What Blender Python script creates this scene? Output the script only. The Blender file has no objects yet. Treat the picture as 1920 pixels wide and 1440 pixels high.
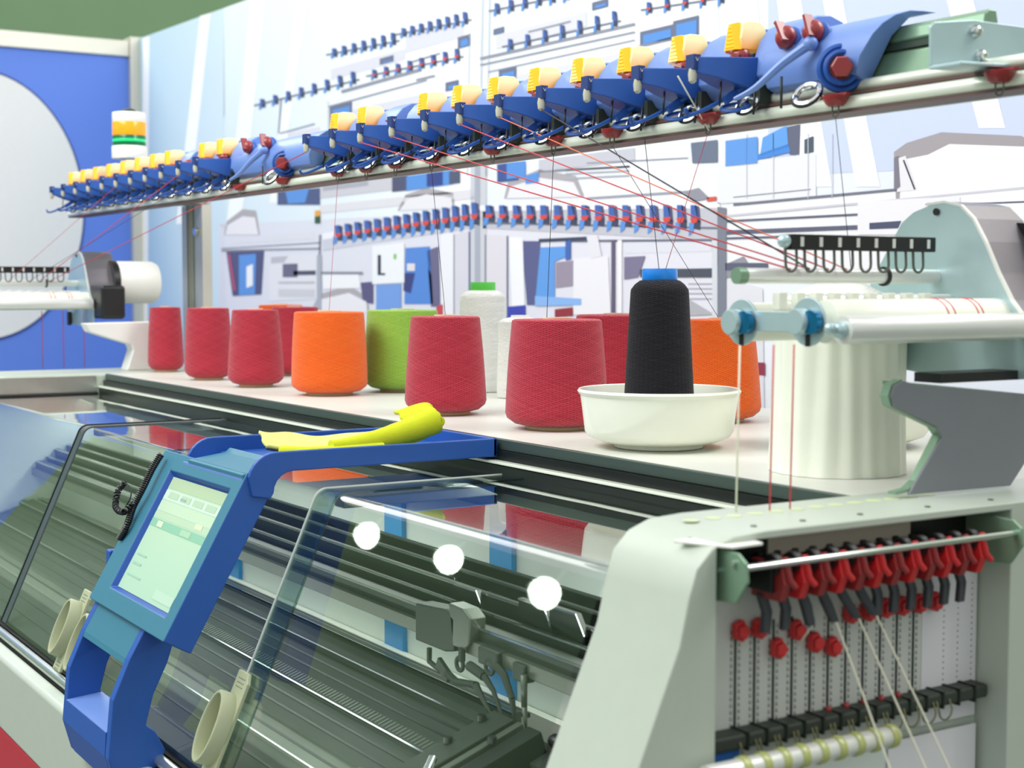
import bpy, bmesh, math, random
from mathutils import Vector, Matrix
random.seed(7)
C = bpy.context.scene.collection
PI = math.pi
# ---------------------------------------------------------------- camera model (1920x1440)
F = 2820.; CZ = 1.5; PIT = math.radians(3.75); AZ = math.radians(148)
Fw = Vector((math.cos(AZ)*math.cos(PIT), math.sin(AZ)*math.cos(PIT), -math.sin(PIT)))
Rt = Vector((math.sin(AZ), -math.cos(AZ), 0)); Up = Rt.cross(Fw)
def ray(u, v): return Fw + (u-960)/F*Rt - (v-720)/F*Up
def at(u, v, ax, val):
    "surveyed point: where the sight line meets the plane axis=val"
    d = ray(u, v); o = Vector((0, 0, CZ)); t = (val-o[ax])/d[ax]; return o+d*t
def atp(u, v, n, c):
    d = ray(u, v); o = Vector((0, 0, CZ)); n = Vector(n); return o+d*((c-n.dot(o))/n.dot(d))
SN = (0, 1, -.437); SC = .895-.437*1.21

# ---------------------------------------------------------------- materials
def lin(c):
    return tuple(((x/255.)/12.92 if x/255. <= .04045 else (((x/255.)+.055)/1.055)**2.4) for x in c)+(1,)
_m = {}
def mat(name, rgb, rough=.5, metal=0., emit=0., spec=.5, noise=0., nscale=40., bump=0., bscale=200., coat=0., trans=0.):
    if name in _m: return _m[name]
    m = bpy.data.materials.new(name); m.use_nodes = True; nt = m.node_tree; N = nt.nodes; L = nt.links
    b = N['Principled BSDF']; col = lin(rgb)
    b.inputs['Base Color'].default_value = col; b.inputs['Roughness'].default_value = rough
    b.inputs['Metallic'].default_value = metal; b.inputs['Specular IOR Level'].default_value = spec
    if coat: b.inputs['Coat Weight'].default_value = coat; b.inputs['Coat Roughness'].default_value = .08
    if trans: b.inputs['Transmission Weight'].default_value = trans
    if emit:
        b.inputs['Emission Color'].default_value = col; b.inputs['Emission Strength'].default_value = emit
    tc = N.new('ShaderNodeTexCoord')
    nz = N.new('ShaderNodeTexNoise'); nz.inputs['Scale'].default_value = nscale; nz.inputs['Detail'].default_value = 3
    L.new(tc.outputs['Object'], nz.inputs['Vector'])
    mx = N.new('ShaderNodeMix'); mx.data_type = 'RGBA'
    k = max(noise, .02)
    mx.inputs[6].default_value = tuple(x*(1-k) for x in col[:3])+(1,)
    mx.inputs[7].default_value = tuple(min(1, x*(1+k)) for x in col[:3])+(1,)
    L.new(nz.outputs['Fac'], mx.inputs[0]); L.new(mx.outputs[2], b.inputs['Base Color'])
    if bump:
        n2 = N.new('ShaderNodeTexNoise'); n2.inputs['Scale'].default_value = bscale
        L.new(tc.outputs['Object'], n2.inputs['Vector'])
        bp = N.new('ShaderNodeBump'); bp.inputs['Strength'].default_value = bump; bp.inputs['Distance'].default_value = .001
        L.new(n2.outputs['Fac'], bp.inputs['Height']); L.new(bp.outputs['Normal'], b.inputs['Normal'])
    _m[name] = m; return m
def yarn(name, rgb, dark, pitch=.0036, wind=46, fuzz=.3):
    m = bpy.data.materials.new(name); m.use_nodes = True; nt = m.node_tree; N = nt.nodes; L = nt.links
    b = N['Principled BSDF']; b.inputs['Roughness'].default_value = .8; b.inputs['Specular IOR Level'].default_value = .2
    b.inputs['Sheen Weight'].default_value = fuzz; b.inputs['Sheen Roughness'].default_value = .4
    tc = N.new('ShaderNodeTexCoord'); sp = N.new('ShaderNodeSeparateXYZ')
    L.new(tc.outputs['Object'], sp.inputs[0])
    def math_(op, a, bb=None):
        n = N.new('ShaderNodeMath'); n.operation = op
        for i, x in enumerate((a, bb)):
            if x is None: continue
            if isinstance(x, (int, float)): n.inputs[i].default_value = x
            else: L.new(x, n.inputs[i])
        return n.outputs[0]
    th = math_('ARCTAN2', sp.outputs['Y'], sp.outputs['X'])
    nz = N.new('ShaderNodeTexNoise'); nz.inputs['Scale'].default_value = 22; nz.inputs['Detail'].default_value = 2
    L.new(tc.outputs['Object'], nz.inputs['Vector'])
    wob = math_('MULTIPLY', nz.outputs['Fac'], 5.)
    def wave(p, w, ph):
        z = math_('MULTIPLY', sp.outputs['Z'], 2*PI/p)
        a = math_('MULTIPLY', th, float(w))
        s = math_('ADD', math_('ADD', z, a), wob)
        return math_('ADD', math_('MULTIPLY', math_('SINE', math_('ADD', s, ph)), .5), .5)
    def strands(p, w, ph, pw):
        z = math_('MULTIPLY', sp.outputs['Z'], 2*PI/p); s_ = math_('ADD', math_('ADD', z, math_('MULTIPLY', th, float(w))), math_('ADD', wob, ph))
        body = math_('POWER', math_('ADD', math_('MULTIPLY', math_('SINE', s_), .5), .5), pw)
        wn = N.new('ShaderNodeTexWhiteNoise'); wn.noise_dimensions = '1D'
        L.new(math_('FLOOR', math_('ADD', math_('MULTIPLY', s_, 1/(2*PI)), .25)), wn.inputs['W'])
        return math_('MULTIPLY', body, math_('ADD', math_('MULTIPLY', wn.outputs['Value'], .75), .25))
    big = math_('MAXIMUM', strands(pitch, wind, 0., 1.6), strands(pitch, -wind, 1.3, 1.6))
    sml = math_('MAXIMUM', strands(pitch*.45, int(wind*1.3), 2., 1.), strands(pitch*.42, -int(wind*1.5), .4, 1.))
    h = math_('ADD', math_('MULTIPLY', big, .7), math_('MULTIPLY', sml, .35))
    mx = N.new('ShaderNodeMix'); mx.data_type = 'RGBA'
    mx.inputs[6].default_value = lin(dark); mx.inputs[7].default_value = lin(rgb)
    L.new(math_('POWER', h, .6), mx.inputs[0]); L.new(mx.outputs[2], b.inputs['Base Color'])
    bp = N.new('ShaderNodeBump'); bp.inputs['Strength'].default_value = 1.; bp.inputs['Distance'].default_value = .0016
    L.new(h, bp.inputs['Height']); L.new(bp.outputs['Normal'], b.inputs['Normal'])
    _m[name] = m; return m
def clear(name, tint=(236, 244, 240), ior=1.6, strength=1.0):
    m = bpy.data.materials.new(name); m.use_nodes = True; nt = m.node_tree; N = nt.nodes; L = nt.links
    N.remove(N['Principled BSDF']); o = N['Material Output']
    tr = N.new('ShaderNodeBsdfTransparent'); tr.inputs[0].default_value = lin(tint)
    gl = N.new('ShaderNodeBsdfGlossy'); gl.inputs['Roughness'].default_value = .012; gl.inputs[0].default_value = (1, 1, 1, 1)
    fr = N.new('ShaderNodeFresnel'); fr.inputs['IOR'].default_value = ior
    mu = N.new('ShaderNodeMath'); mu.operation = 'MULTIPLY'; mu.use_clamp = True; mu.inputs[1].default_value = strength
    tc = N.new('ShaderNodeTexCoord'); nz = N.new('ShaderNodeTexNoise'); nz.inputs['Scale'].default_value = 3
    bp = N.new('ShaderNodeBump'); bp.inputs['Strength'].default_value = .03; bp.inputs['Distance'].default_value = .02
    L.new(tc.outputs['Object'], nz.inputs['Vector']); L.new(nz.outputs['Fac'], bp.inputs['Height']); L.new(bp.outputs['Normal'], gl.inputs['Normal'])
    mx = N.new('ShaderNodeMixShader')
    ge = N.new('ShaderNodeNewGeometry'); im = N.new('ShaderNodeMix'); im.inputs[2].default_value = ior; im.inputs[3].default_value = 1/ior
    L.new(ge.outputs['Backfacing'], im.inputs[0]); L.new(im.outputs[0], fr.inputs['IOR'])
    L.new(fr.outputs[0], mu.inputs[0]); L.new(mu.outputs[0], mx.inputs[0]); L.new(tr.outputs[0], mx.inputs[1]); L.new(gl.outputs[0], mx.inputs[2])
    L.new(mx.outputs[0], o.inputs['Surface']); _m[name] = m; return m
def vcol(name, rough=.55, emit=0):
    m = bpy.data.materials.new(name); m.use_nodes = True; nt = m.node_tree; N = nt.nodes; L = nt.links
    b = N['Principled BSDF']; b.inputs['Roughness'].default_value = rough; b.inputs['Specular IOR Level'].default_value = .2
    a = N.new('ShaderNodeVertexColor'); a.layer_name = 'Col'
    L.new(a.outputs['Color'], b.inputs['Base Color'])
    if emit:
        L.new(a.outputs['Color'], b.inputs['Emission Color']); b.inputs['Emission Strength'].default_value = emit
    _m[name] = m; return m

M = dict(
 shell=mat('painted_shell', (186, 196, 183), .38, noise=.03, bump=.12, bscale=900),
 shell_dk=mat('painted_shell_dark', (112, 128, 112), .45, noise=.05),
 shelf=mat('shelf_laminate', (214, 215, 206), .42, noise=.03),
 chan=mat('channel_black', (22, 26, 24), .35, metal=.3),
 chandk=mat('channel_green_grey', (72, 86, 80), .35, metal=.4),
 alu=mat('brushed_aluminium', (205, 212, 205), .28, metal=.9, noise=.05),
 aluw=mat('pale_aluminium', (232, 234, 230), .3, metal=.35),
 steel=mat('dark_steel', (50, 58, 50), .55, metal=.1, noise=.1),
 steel2=mat('mid_steel', (96, 102, 92), .38, metal=.4, noise=.08),
 black=mat('black_plastic', (22, 22, 24), .4),
 blackm=mat('black_metal', (26, 32, 26), .35, metal=.1),
 blue=mat('blue_plastic', (34, 86, 170), .42, noise=.03, bump=.15, bscale=1500),
 bluel=mat('blue_plastic_light', (112, 144, 212), .36, noise=.03),
 teal=mat('teal_face', (52, 118, 142), .45, noise=.03, bump=.12, bscale=1500),
 bluek=mat('blue_dark', (26, 56, 120), .45),
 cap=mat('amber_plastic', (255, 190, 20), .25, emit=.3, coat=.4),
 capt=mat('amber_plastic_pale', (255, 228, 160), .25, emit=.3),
 red=mat('red_plastic', (148, 42, 44), .38, coat=.3),
 redb=mat('red_plastic_bright', (205, 40, 44), .38, coat=.2),
 redstripe=mat('crimson_paint', (190, 24, 48), .35),
 zinc=mat('zinc_plate', (178, 202, 206), .36, metal=.45, noise=.12, nscale=14),
 chrome=mat('chrome', (225, 228, 228), .12, metal=1.),
 white=mat('white_plastic', (240, 240, 232), .4),
 cream=mat('cream_plastic', (242, 244, 230), .35, coat=.2),
 paper=mat('paper_core', (214, 196, 150), .8, noise=.15, nscale=90),
 handle=mat('grey_green_plastic', (172, 178, 146), .45, bump=.2, bscale=1200),
 lime=mat('lime_cloth', (206, 214, 34), .95, noise=.06, nscale=120, bump=.6, bscale=900),
 limep=mat('lime_cloth_pale', (236, 232, 140), .95, noise=.04, bump=.6, bscale=900),
 green=mat('green_collar', (86, 200, 70), .35, coat=.3),
 cyan=mat('blue_collar', (10, 132, 232), .3, coat=.3),
 stand=mat('grey_stand', (120, 124, 130), .45, noise=.03),
 band=mat('satin_band', (138, 134, 140), .35, metal=.6, noise=.06),
 wht=mat('white_stand', (236, 236, 232), .5),
 inner=mat('inner_liner', (206, 214, 208), .5),
 innerw=mat('inner_white', (236, 238, 228), .5),
 iblue=mat('reflection_blue', (24, 132, 196), .4),
 railg=mat('rail_green_anodised', (128, 160, 134), .35, metal=.35, noise=.04),
 raild=mat('rail_dark_green', (62, 76, 66), .4, metal=.3),
 ridge=mat('rail_ridge', (232, 238, 222), .25, metal=.15), sepr=mat('rail_separator', (92, 66, 60), .5),
 rubber=mat('seam_gasket', (64, 76, 76), .5),
 panel=mat('panel_grey', (196, 200, 194), .45, noise=.02),
 panelw=mat('panel_white', (218, 218, 222), .45, noise=.02),
 olive=mat('olive_ring', (176, 184, 110), .3, coat=.4),
 circ=mat('pale_sticker', (206, 218, 172), .4),
 thr=mat('red_thread', (205, 70, 80), .8), thb=mat('black_thread', (60, 52, 56), .8),
 thw=mat('white_thread', (236, 236, 214), .8), tho=mat('orange_thread', (235, 120, 90), .8),
 cable=mat('coil_black', (18, 20, 22), .35),
 pcb=mat('pcb_green', (26, 140, 104), .4), gold=mat('gold_leads', (225, 160, 90), .25, metal=1.),
 lens_a=mat('amber_lens', (250, 160, 20), .15, emit=.3), lens_g=mat('green_lens', (6, 110, 62), .15, emit=.12), lens_gh=mat('green_lens_bright', (30, 205, 120), .15, emit=.5),
 skin=mat('skin_tone', (205, 150, 120), .6),
 hallg=mat('hall_green', (158, 194, 150), .7, noise=.15, nscale=.6), floor=mat('floor_grey', (96, 104, 98), .5, noise=.1, nscale=2),
 bluewall=mat('blue_banner_cloth', (98, 136, 230), .6, noise=.06, nscale=1.2),
 disc=mat('banner_disc', (232, 232, 232), .6), discrim=mat('banner_disc_rim', (40, 62, 130), .6),
 post=mat('booth_post', (206, 204, 192), .35, metal=.3),
 lampm=mat('downlight', (235, 255, 235), .5, emit=26.),
)
M['cov'] = clear('clear_acrylic', ior=1.5, strength=1.4)
M['covedge'] = clear('clear_acrylic_edge', tint=(196, 214, 208), ior=1.8, strength=1.5)
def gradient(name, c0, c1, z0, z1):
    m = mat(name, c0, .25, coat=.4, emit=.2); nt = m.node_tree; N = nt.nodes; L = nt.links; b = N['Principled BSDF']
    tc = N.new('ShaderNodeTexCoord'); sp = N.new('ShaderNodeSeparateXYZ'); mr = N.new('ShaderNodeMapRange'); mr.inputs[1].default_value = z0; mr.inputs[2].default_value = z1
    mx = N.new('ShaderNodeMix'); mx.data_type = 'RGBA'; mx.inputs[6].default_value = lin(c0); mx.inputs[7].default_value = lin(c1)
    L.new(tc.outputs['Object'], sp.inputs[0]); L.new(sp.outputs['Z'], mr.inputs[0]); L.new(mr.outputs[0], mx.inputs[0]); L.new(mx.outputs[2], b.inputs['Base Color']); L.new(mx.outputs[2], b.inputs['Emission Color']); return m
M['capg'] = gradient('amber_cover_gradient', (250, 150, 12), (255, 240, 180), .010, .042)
M['film'] = mat('cream_film', (238, 241, 226), .4)
YR = yarn('yarn_crimson', (216, 66, 84), (118, 22, 36)); YO = yarn('yarn_orange', (255, 124, 40), (222, 62, 12))
YG = yarn('yarn_green', (172, 214, 92), (104, 152, 44)); YB = yarn('yarn_black', (40, 38, 46), (12, 11, 14), pitch=.0030, wind=22, fuzz=.1)
YW = yarn('yarn_white', (255, 255, 250), (250, 251, 242), pitch=.002, wind=20, fuzz=.1)

# ---------------------------------------------------------------- mesh builder
class MB:
    def __init__(s): s.bm = bmesh.new(); s.mats = []; s.cur = 0
    def use(s, m):
        if m not in s.mats: s.mats.append(m)
        s.cur = s.mats.index(m); return s
    def face(s, vs, smooth=False):
        try: f = s.bm.faces.new(vs)
        except ValueError: return None
        f.material_index = s.cur; f.smooth = smooth; return f
    def poly(s, pts): return s.face([s.bm.verts.new(p) for p in pts])
    def box(s, c, d, rot=None):
        c = Vector(c); v = []
        for x in (-.5, .5):
            for y in (-.5, .5):
                for z in (-.5, .5):
                    p = Vector((x*d[0], y*d[1], z*d[2]))
                    if rot is not None: p = rot @ p
                    v.append(s.bm.verts.new(c+p))
        for q in ((0, 1, 3, 2), (4, 6, 7, 5), (0, 4, 5, 1), (2, 3, 7, 6), (0, 2, 6, 4), (1, 5, 7, 3)): s.face([v[i] for i in q])
        return s
    def bb(s, a, b):
        return s.box([(a[i]+b[i])/2 for i in range(3)], [abs(b[i]-a[i]) for i in range(3)])
    def prism(s, pts, vec, smooth=False):
        "closed polygon pts (3d) swept by vec"
        vec = Vector(vec); a = [s.bm.verts.new(Vector(p)) for p in pts]; b = [s.bm.verts.new(Vector(p)+vec) for p in pts]
        s.face(a); s.face(list(reversed(b))); n = len(a)
        for i in range(n): s.face([a[i], b[i], b[(i+1) % n], a[(i+1) % n]], smooth)
        return s
    def xprism(s, yz, x0, x1, smooth=False): return s.prism([(x0, y, z) for y, z in yz], (x1-x0, 0, 0), smooth)
    def yprism(s, xz, y0, y1, smooth=False): return s.prism([(x, y0, z) for x, z in xz], (0, y1-y0, 0), smooth)
    def zprism(s, xy, z0, z1, smooth=False): return s.prism([(x, y, z0) for x, y in xy], (0, 0, z1-z0), smooth)
    def strip(s, pts, vec, th):
        "bent sheet: open polyline pts, swept by vec, thickness th"
        vec = Vector(vec); P = [Vector(p) for p in pts]; off = []
        for i in range(len(P)):
            t = (P[min(i+1, len(P)-1)]-P[max(i-1, 0)]).normalized(); off.append(t.cross(vec.normalized())*th)
        return s.prism([*P, *[P[i]+off[i] for i in reversed(range(len(P)))]], vec)
    def lathe(s, prof, o=(0, 0, 0), axis='Z', n=40, cap=True, flute=0., nf=0):
        o = Vector(o); rings = []
        for r, h in prof:
            ring = []
            for k in range(n):
                a = 2*PI*k/n; rr = r*(1+flute*math.cos(nf*a)) if nf else r
                x, y = rr*math.cos(a), rr*math.sin(a)
                p = {'Z': (x, y, h), 'X': (h, x, y), 'Y': (x, h, y)}[axis] if isinstance(axis, str) else tuple(axis @ Vector((x, y, h)))
                ring.append(s.bm.verts.new(o+Vector(p)))
            rings.append(ring)
        for i in range(len(rings)-1):
            for k in range(n): s.face([rings[i][k], rings[i][(k+1) % n], rings[i+1][(k+1) % n], rings[i+1][k]], True)
        if cap: s.face(list(reversed(rings[0]))); s.face(rings[-1])
        return s
    def tube(s, pts, r, n=8, cap=True, r2=None):
        P = [Vector(p) for p in pts]; rings = []; up = None
        for i, p in enumerate(P):
            t = (P[min(i+1, len(P)-1)]-P[max(i-1, 0)]).normalized()
            if up is None:
                up = t.orthogonal().normalized()
            else:
                up = (up-t*up.dot(t)).normalized()
            w = t.cross(up); rr = r if r2 is None else r+(r2-r)*i/(len(P)-1)
            rings.append([s.bm.verts.new(p+rr*(math.cos(2*PI*k/n)*up+math.sin(2*PI*k/n)*w)) for k in range(n)])
        for i in range(len(rings)-1):
            for k in range(n): s.face([rings[i][k], rings[i][(k+1) % n], rings[i+1][(k+1) % n], rings[i+1][k]], True)
        if cap: s.face(list(reversed(rings[0]))); s.face(rings[-1])
        return s
    def torus(s, c, R, r, ax=(0, 0, 1), n=24, m=8, sx=1., sy=1., xdir=None):
        c = Vector(c); ax = Vector(ax).normalized(); u = Vector(xdir).normalized() if xdir is not None else ax.orthogonal().normalized(); w = ax.cross(u); rings = []
        for i in range(n):
            a = 2*PI*i/n; d = math.cos(a)*u*sx+math.sin(a)*w*sy; dn = d.normalized()
            rings.append([s.bm.verts.new(c+d*R+r*(math.cos(2*PI*k/m)*dn+math.sin(2*PI*k/m)*ax)) for k in range(m)])
        for i in range(n):
            for k in range(m): s.face([rings[i][k], rings[(i+1) % n][k], rings[(i+1) % n][(k+1) % m], rings[i][(k+1) % m]], True)
        return s
    def sphere(s, c, r, sc=(1, 1, 1), n=20):
        m = n//2; prof = [(max(1e-5, math.sin(PI*i/m)*r), -math.cos(PI*i/m)*r) for i in range(m+1)]
        st = len(s.bm.verts); s.lathe(prof, (0, 0, 0), 'Z', n, False); s.bm.verts.ensure_lookup_table()
        for v in s.bm.verts[st:]: v.co = Vector(c)+Vector((v.co.x*sc[0], v.co.y*sc[1], v.co.z*sc[2]))
        return s
    def obj(s, name, m=None, parent=None, bevel=0., origin=None, seg=2, sub=0, weld=True):
        if m is not None and not s.mats: s.mats = [m]
        if weld: bmesh.ops.remove_doubles(s.bm, verts=s.bm.verts, dist=1e-6)
        bmesh.ops.recalc_face_normals(s.bm, faces=s.bm.faces)
        for e in s.bm.edges:
            if len(e.link_faces) == 2 and e.calc_face_angle(0) > math.radians(38): e.smooth = False
        if origin is None and parent is None:
            cs = [v.co for v in s.bm.verts]
            origin = Vector(((min(c.x for c in cs)+max(c.x for c in cs))/2, (min(c.y for c in cs)+max(c.y for c in cs))/2, min(c.z for c in cs)))
        if origin is not None:
            bmesh.ops.translate(s.bm, vec=-Vector(origin), verts=s.bm.verts)
        me = bpy.data.meshes.new(name); s.bm.to_mesh(me); s.bm.free()
        for x in s.mats: me.materials.append(x)
        o = bpy.data.objects.new(name, me); C.objects.link(o)
        if origin is not None: o.location = origin
        if parent is not None: o.parent = parent; 
        if parent is not None and origin is None:
            # mesh authored in world space under a parent that carries a location
            w = wloc(parent); o.location = -w
            if w.length > 0:
                me.transform(Matrix.Translation(-w)); o.location = (0, 0, 0)
        if bevel:
            b = o.modifiers.new('bevel', 'BEVEL'); b.width = bevel; b.segments = seg; b.limit_method = 'ANGLE'; b.angle_limit = math.radians(40); b.harden_normals = True
        if sub:
            q = o.modifiers.new('sub', 'SUBSURF'); q.levels = sub; q.render_levels = sub
        return o
def wloc(o):
    v = Vector((0, 0, 0))
    while o is not None: v += o.location; o = o.parent
    return v
def tag(o, label=None, cat=None, group=None, kind=None):
    if label: o['label'] = label
    if cat: o['category'] = cat
    if group: o['group'] = group
    if kind: o['kind'] = kind
    return o
def thing(name, label, cat, loc=(0, 0, 0), group=None):
    o = bpy.data.objects.new(name, None); C.objects.link(o); o.location = loc; o.empty_display_size = .05
    return tag(o, label, cat, group)
def dup(root, loc, label=None, group=None, rz=None):
    r = root.copy(); C.objects.link(r); r.location = loc
    if rz is not None: r.rotation_euler = (0, 0, rz)
    if label: r['label'] = label
    if group: r['group'] = group
    for ch in list(root.children):
        c = ch.copy(); C.objects.link(c); c.parent = r
        for g in list(ch.children):
            d = g.copy(); C.objects.link(d); d.parent = c
    return r
def arc(cx, cy, r, a0, a1, n=6):
    return [(cx+r*math.cos(math.radians(a0+(a1-a0)*i/n)), cy+r*math.sin(math.radians(a0+(a1-a0)*i/n))) for i in range(n+1)]
def apply_boolean(o, cutter):
    b = o.modifiers.new('b', 'BOOLEAN'); b.operation = 'DIFFERENCE'; b.object = cutter; b.solver = 'EXACT'
    dg = bpy.context.evaluated_depsgraph_get(); dg.update()
    me = bpy.data.meshes.new_from_object(o.evaluated_get(dg)); o.modifiers.clear(); o.data = me
    bpy.data.objects.remove(cutter)
# ================================================================ SETTING
def struct(mb, name, m, bevel=0): return tag(mb.obj(name, m, bevel=bevel), kind='structure')
struct(MB().bb((-22, -14, -.1), (12, 12, 0)), 'floor', M['floor'])
struct(MB().bb((-16, -14, 0), (-15.8, 12, 7)), 'wall_left', M['hallg'])
struct(MB().bb((-16, 9.8, 0), (8, 10, 7)), 'wall_back', M['hallg'])
# booth partition carrying the banner cloth
YB_ = 2.5; XB = -7.6
struct(MB().bb((XB-.06, YB_+.01, 0), (-.2, YB_+.07, 2.72)), 'wall_booth_back', M['post'])
struct(MB().bb((XB-.06, -.35, 0), (XB-.01, YB_, 2.72)), 'wall_booth_left', M['bluewall'])
struct(MB().bb((XB-.09, YB_-.05, 0), (XB+.03, YB_+.07, 2.76)), 'trim_1', M['post'], .006)
struct(MB().bb((XB-.07, -.35, 2.66), (XB+.01, YB_-.05, 2.74)), 'trim_2', M['post'], .004)
# round white emblem on the blue side banner
mb = MB(); p = at(-35, 385, 0, XB+.01)
mb.use(M['discrim']).lathe([(1.0, 0), (1.0, .004)], (0, 0, 0), 'X', 72)
mb.use(M['disc']).lathe([(.985, .004), (.985, .007)], (0, 0, 0), 'X', 72)
rp = at(160, 400, 0, XB+.01); rr = rp.y-p.y
for v in mb.bm.verts: v.co.y *= rr; v.co.z *= .66
o = mb.obj('banner_disc', origin=(0, 0, 0)); o.location = (XB-.005, p.y, p.z)
tag(o, 'large white oval printed on the plain blue side banner', 'banner graphic')

# ---------------------------------------------------------------- printed banner (one flat print)
class Print:
    def __init__(s): s.bm = bmesh.new(); s.cl = s.bm.loops.layers.float_color.new('Col')
    def q(s, pts, rgb, lay=1, cols=None):
        vs = [s.bm.verts.new(at(u, v, 1, YB_-.0006*lay)) for u, v in pts]
        f = s.bm.faces.new(vs)
        for i, l in enumerate(f.loops):
            c = lin(rgb if cols is None else cols[i]); l[s.cl] = c
    def r(s, x0, y0, x1, y1, rgb, lay=1, sl=None):
        "upright panel whose level edges follow the wall's perspective"
        if sl is None: k0 = (y0-535)/(x0+820); k1 = (y1-535)/(x0+820)
        else: k0 = k1 = sl
        s.q([(x0, y0), (x1, y0+k0*(x1-x0)), (x1, y1+k1*(x1-x0)), (x0, y1)], rgb, lay)
    def ln(s, x0, y0, x1, y1, w, rgb, lay=3):
        d = Vector((x1-x0, y1-y0)).normalized(); n = Vector((-d.y, d.x))*w/2
        s.q([(x0+n.x, y0+n.y), (x1+n.x, y1+n.y), (x1-n.x, y1-n.y), (x0-n.x, y0-n.y)], rgb, lay)
P = Print()
# base washes
def top(x): return 72-(x-262)*.40
P.q([(262, 72), (1100, -230), (1100, 1250), (262, 860)], 0, 0, cols=[(196, 220, 232), (240, 246, 250), (236, 236, 246), (150, 190, 232)])
P.q([(1100, -230), (2150, -610), (2150, 1750), (1100, 1250)], 0, 0, cols=[(240, 246, 250), (206, 216, 238), (232, 232, 242), (236, 236, 246)])
P.q([(262, 72), (420, 15), (425, 940), (262, 860)], 0, 1, cols=[(186, 214, 228), (214, 232, 240), (200, 220, 240), (128, 178, 226)])
P.q([(420, 15), (900, -158), (900, 400), (420, 420)], 0, 1, cols=[(232, 244, 250), (246, 250, 252), (246, 248, 252), (212, 230, 240)])
P.q([(410, 420), (1345, 380), (1345, 1300), (410, 980)], 0, 1, cols=[(222, 224, 236), (228, 226, 236), (220, 218, 230), (214, 212, 228)])
for a, b, c, d in [((375, 30), (395, 24), (352, 420), (330, 420)), ((470, 0), (500, -10), (452, 420), (425, 420)), ((560, -30), (585, -40), (520, 380), (505, 380)), ((268, 72), (280, 68), (276, 860), (264, 860))]:
    P.q([a, b, c, d], (246, 250, 252), 2)
# right side: light blue with white diagonal bands
P.q([(1440, -360), (2150, -610), (2150, 300), (1440, 330)], (204, 214, 238), 1)
for a, b, c, d in [((1420, -300), (1450, -310), (1560, 350), (1500, 350)), ((1525, -100), (1560, -100), (1650, 350), (1605, 350)), ((1750, -100), (1800, -100), (1885, 240), (1835, 240)), ((1380, -300), (1395, -310), (1425, 60), (1405, 60)), ((1290, -260), (1330, -280), (1350, 80), (1318, 80))]:
    P.q([a, b, c, d], (246, 248, 252), 2)
W = (240, 240, 246); G1 = (222, 222, 228); G2 = (190, 190, 200); G3 = (140, 142, 156); DK = (72, 76, 98); BL = (96, 150, 222); BL2 = (74, 108, 180); BD = (58, 74, 132)
def dome(pts, lay=3):
    P.q(pts, (176, 172, 178), lay); cx = sum(p[0] for p in pts)/len(pts); yb = max(p[1] for p in pts)
    P.q([(cx+(x-cx)*.93, yb-(yb-y)*.72) for x, y in pts], (234, 232, 238), lay+1)
def feeders(x0, y0, x1, y1, n, h, red=True, lay=5, w=None):
    for i in range(n):
        t = i/(n-1); x = x0+(x1-x0)*t; y = y0+(y1-y0)*t; k = h*(.8+.35*t); ww = (w or h*.24)
        P.q([(x-ww*.6, y-k*.5), (x+ww*.6, y-k*.5), (x+ww*.9, y+k*.05), (x-ww*.5, y)], BL2, lay)
        P.q([(x+ww*.3, y-k*.5), (x+ww*1.2, y-k*.45), (x+ww*1.5, y+k*.1), (x+ww*.9, y+k*.05)], (84, 88, 124), lay)
        P.q([(x-ww*.1, y), (x+ww*1.5, y+k*.05), (x+ww*1.4, y+k*.35), (x-ww*.1, y+k*.3)], DK, lay)
        P.q([(x-ww*.9, y+k*.1), (x+ww*.2, y+k*.1), (x-ww*.1, y+k*.42), (x-ww*1.0, y+k*.55)], BL, lay+1)
        if red: P.q([(x-ww*.7, y-k*.05), (x+ww*1.0, y-k*.08), (x+ww*.7, y+k*.1), (x-ww*.4, y+k*.13)], (216, 84, 72), lay+2)
for x0, y0, x1, y1 in [(600, 262, 740, 300), (540, 250, 600, 268), (640, 210, 800, 232), (930, 150, 1180, 190), (930, 66, 1100, 92), (760, 70, 870, 100), (620, 130, 760, 150), (1190, 100, 1290, 150), (930, 250, 1190, 300), (610, 304, 880, 324), (430, 446, 590, 458), (600, 574, 690, 640), (1170, 455, 1334, 476)]:
    P.r(x0, y0, x1, y1, (222, 222, 232), 2)
# upper small machines
for x0, y0, x1, y1, n, red in [(490, 195, 660, 148, 8, 0), (700, 140, 855, 105, 8, 1), (625, 100, 735, 75, 7, 0), (755, 62, 870, 36, 8, 0), (955, 85, 1150, 38, 7, 0), (930, 18, 1060, -12, 6, 0), (1215, 16, 1350, -6, 5, 1)]:
    P.ln(x0-14, y0+3, x1+14, y1+1, 3, (120, 124, 140), 4); feeders(x0, y0, x1, y1, n, 30 if x0 > 900 else 24, red, w=5)
for x0, y0, x1, y1 in [(618, 200, 660, 245), (1200, 60, 1262, 88), (1262, 40, 1310, 110), (835, 155, 860, 172), (858, 70, 882, 92), (935, 132, 968, 162), (712, 110, 738, 122), (1110, 5, 1140, 20), (925, 55, 945, 66)]:
    P.r(x0, y0, x1, y1, (112, 120, 146), 3); P.r(x0+6, y0+6, x1-4, y1-4, BL, 4)
for a in [(640, 172, 790, 130, 6), (616, 200, 800, 150, 3), (765, 118, 825, 100, 3), (900, 110, 1190, 45, 5), (900, 122, 1190, 60, 3), (990, 60, 1070, 40, 3), (780, 150, 815, 142, 4), (1195, 88, 1265, 70, 4), (915, 135, 1190, 75, 2)]:
    P.ln(*a[:4], a[4], (150, 152, 166), 4)
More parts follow.
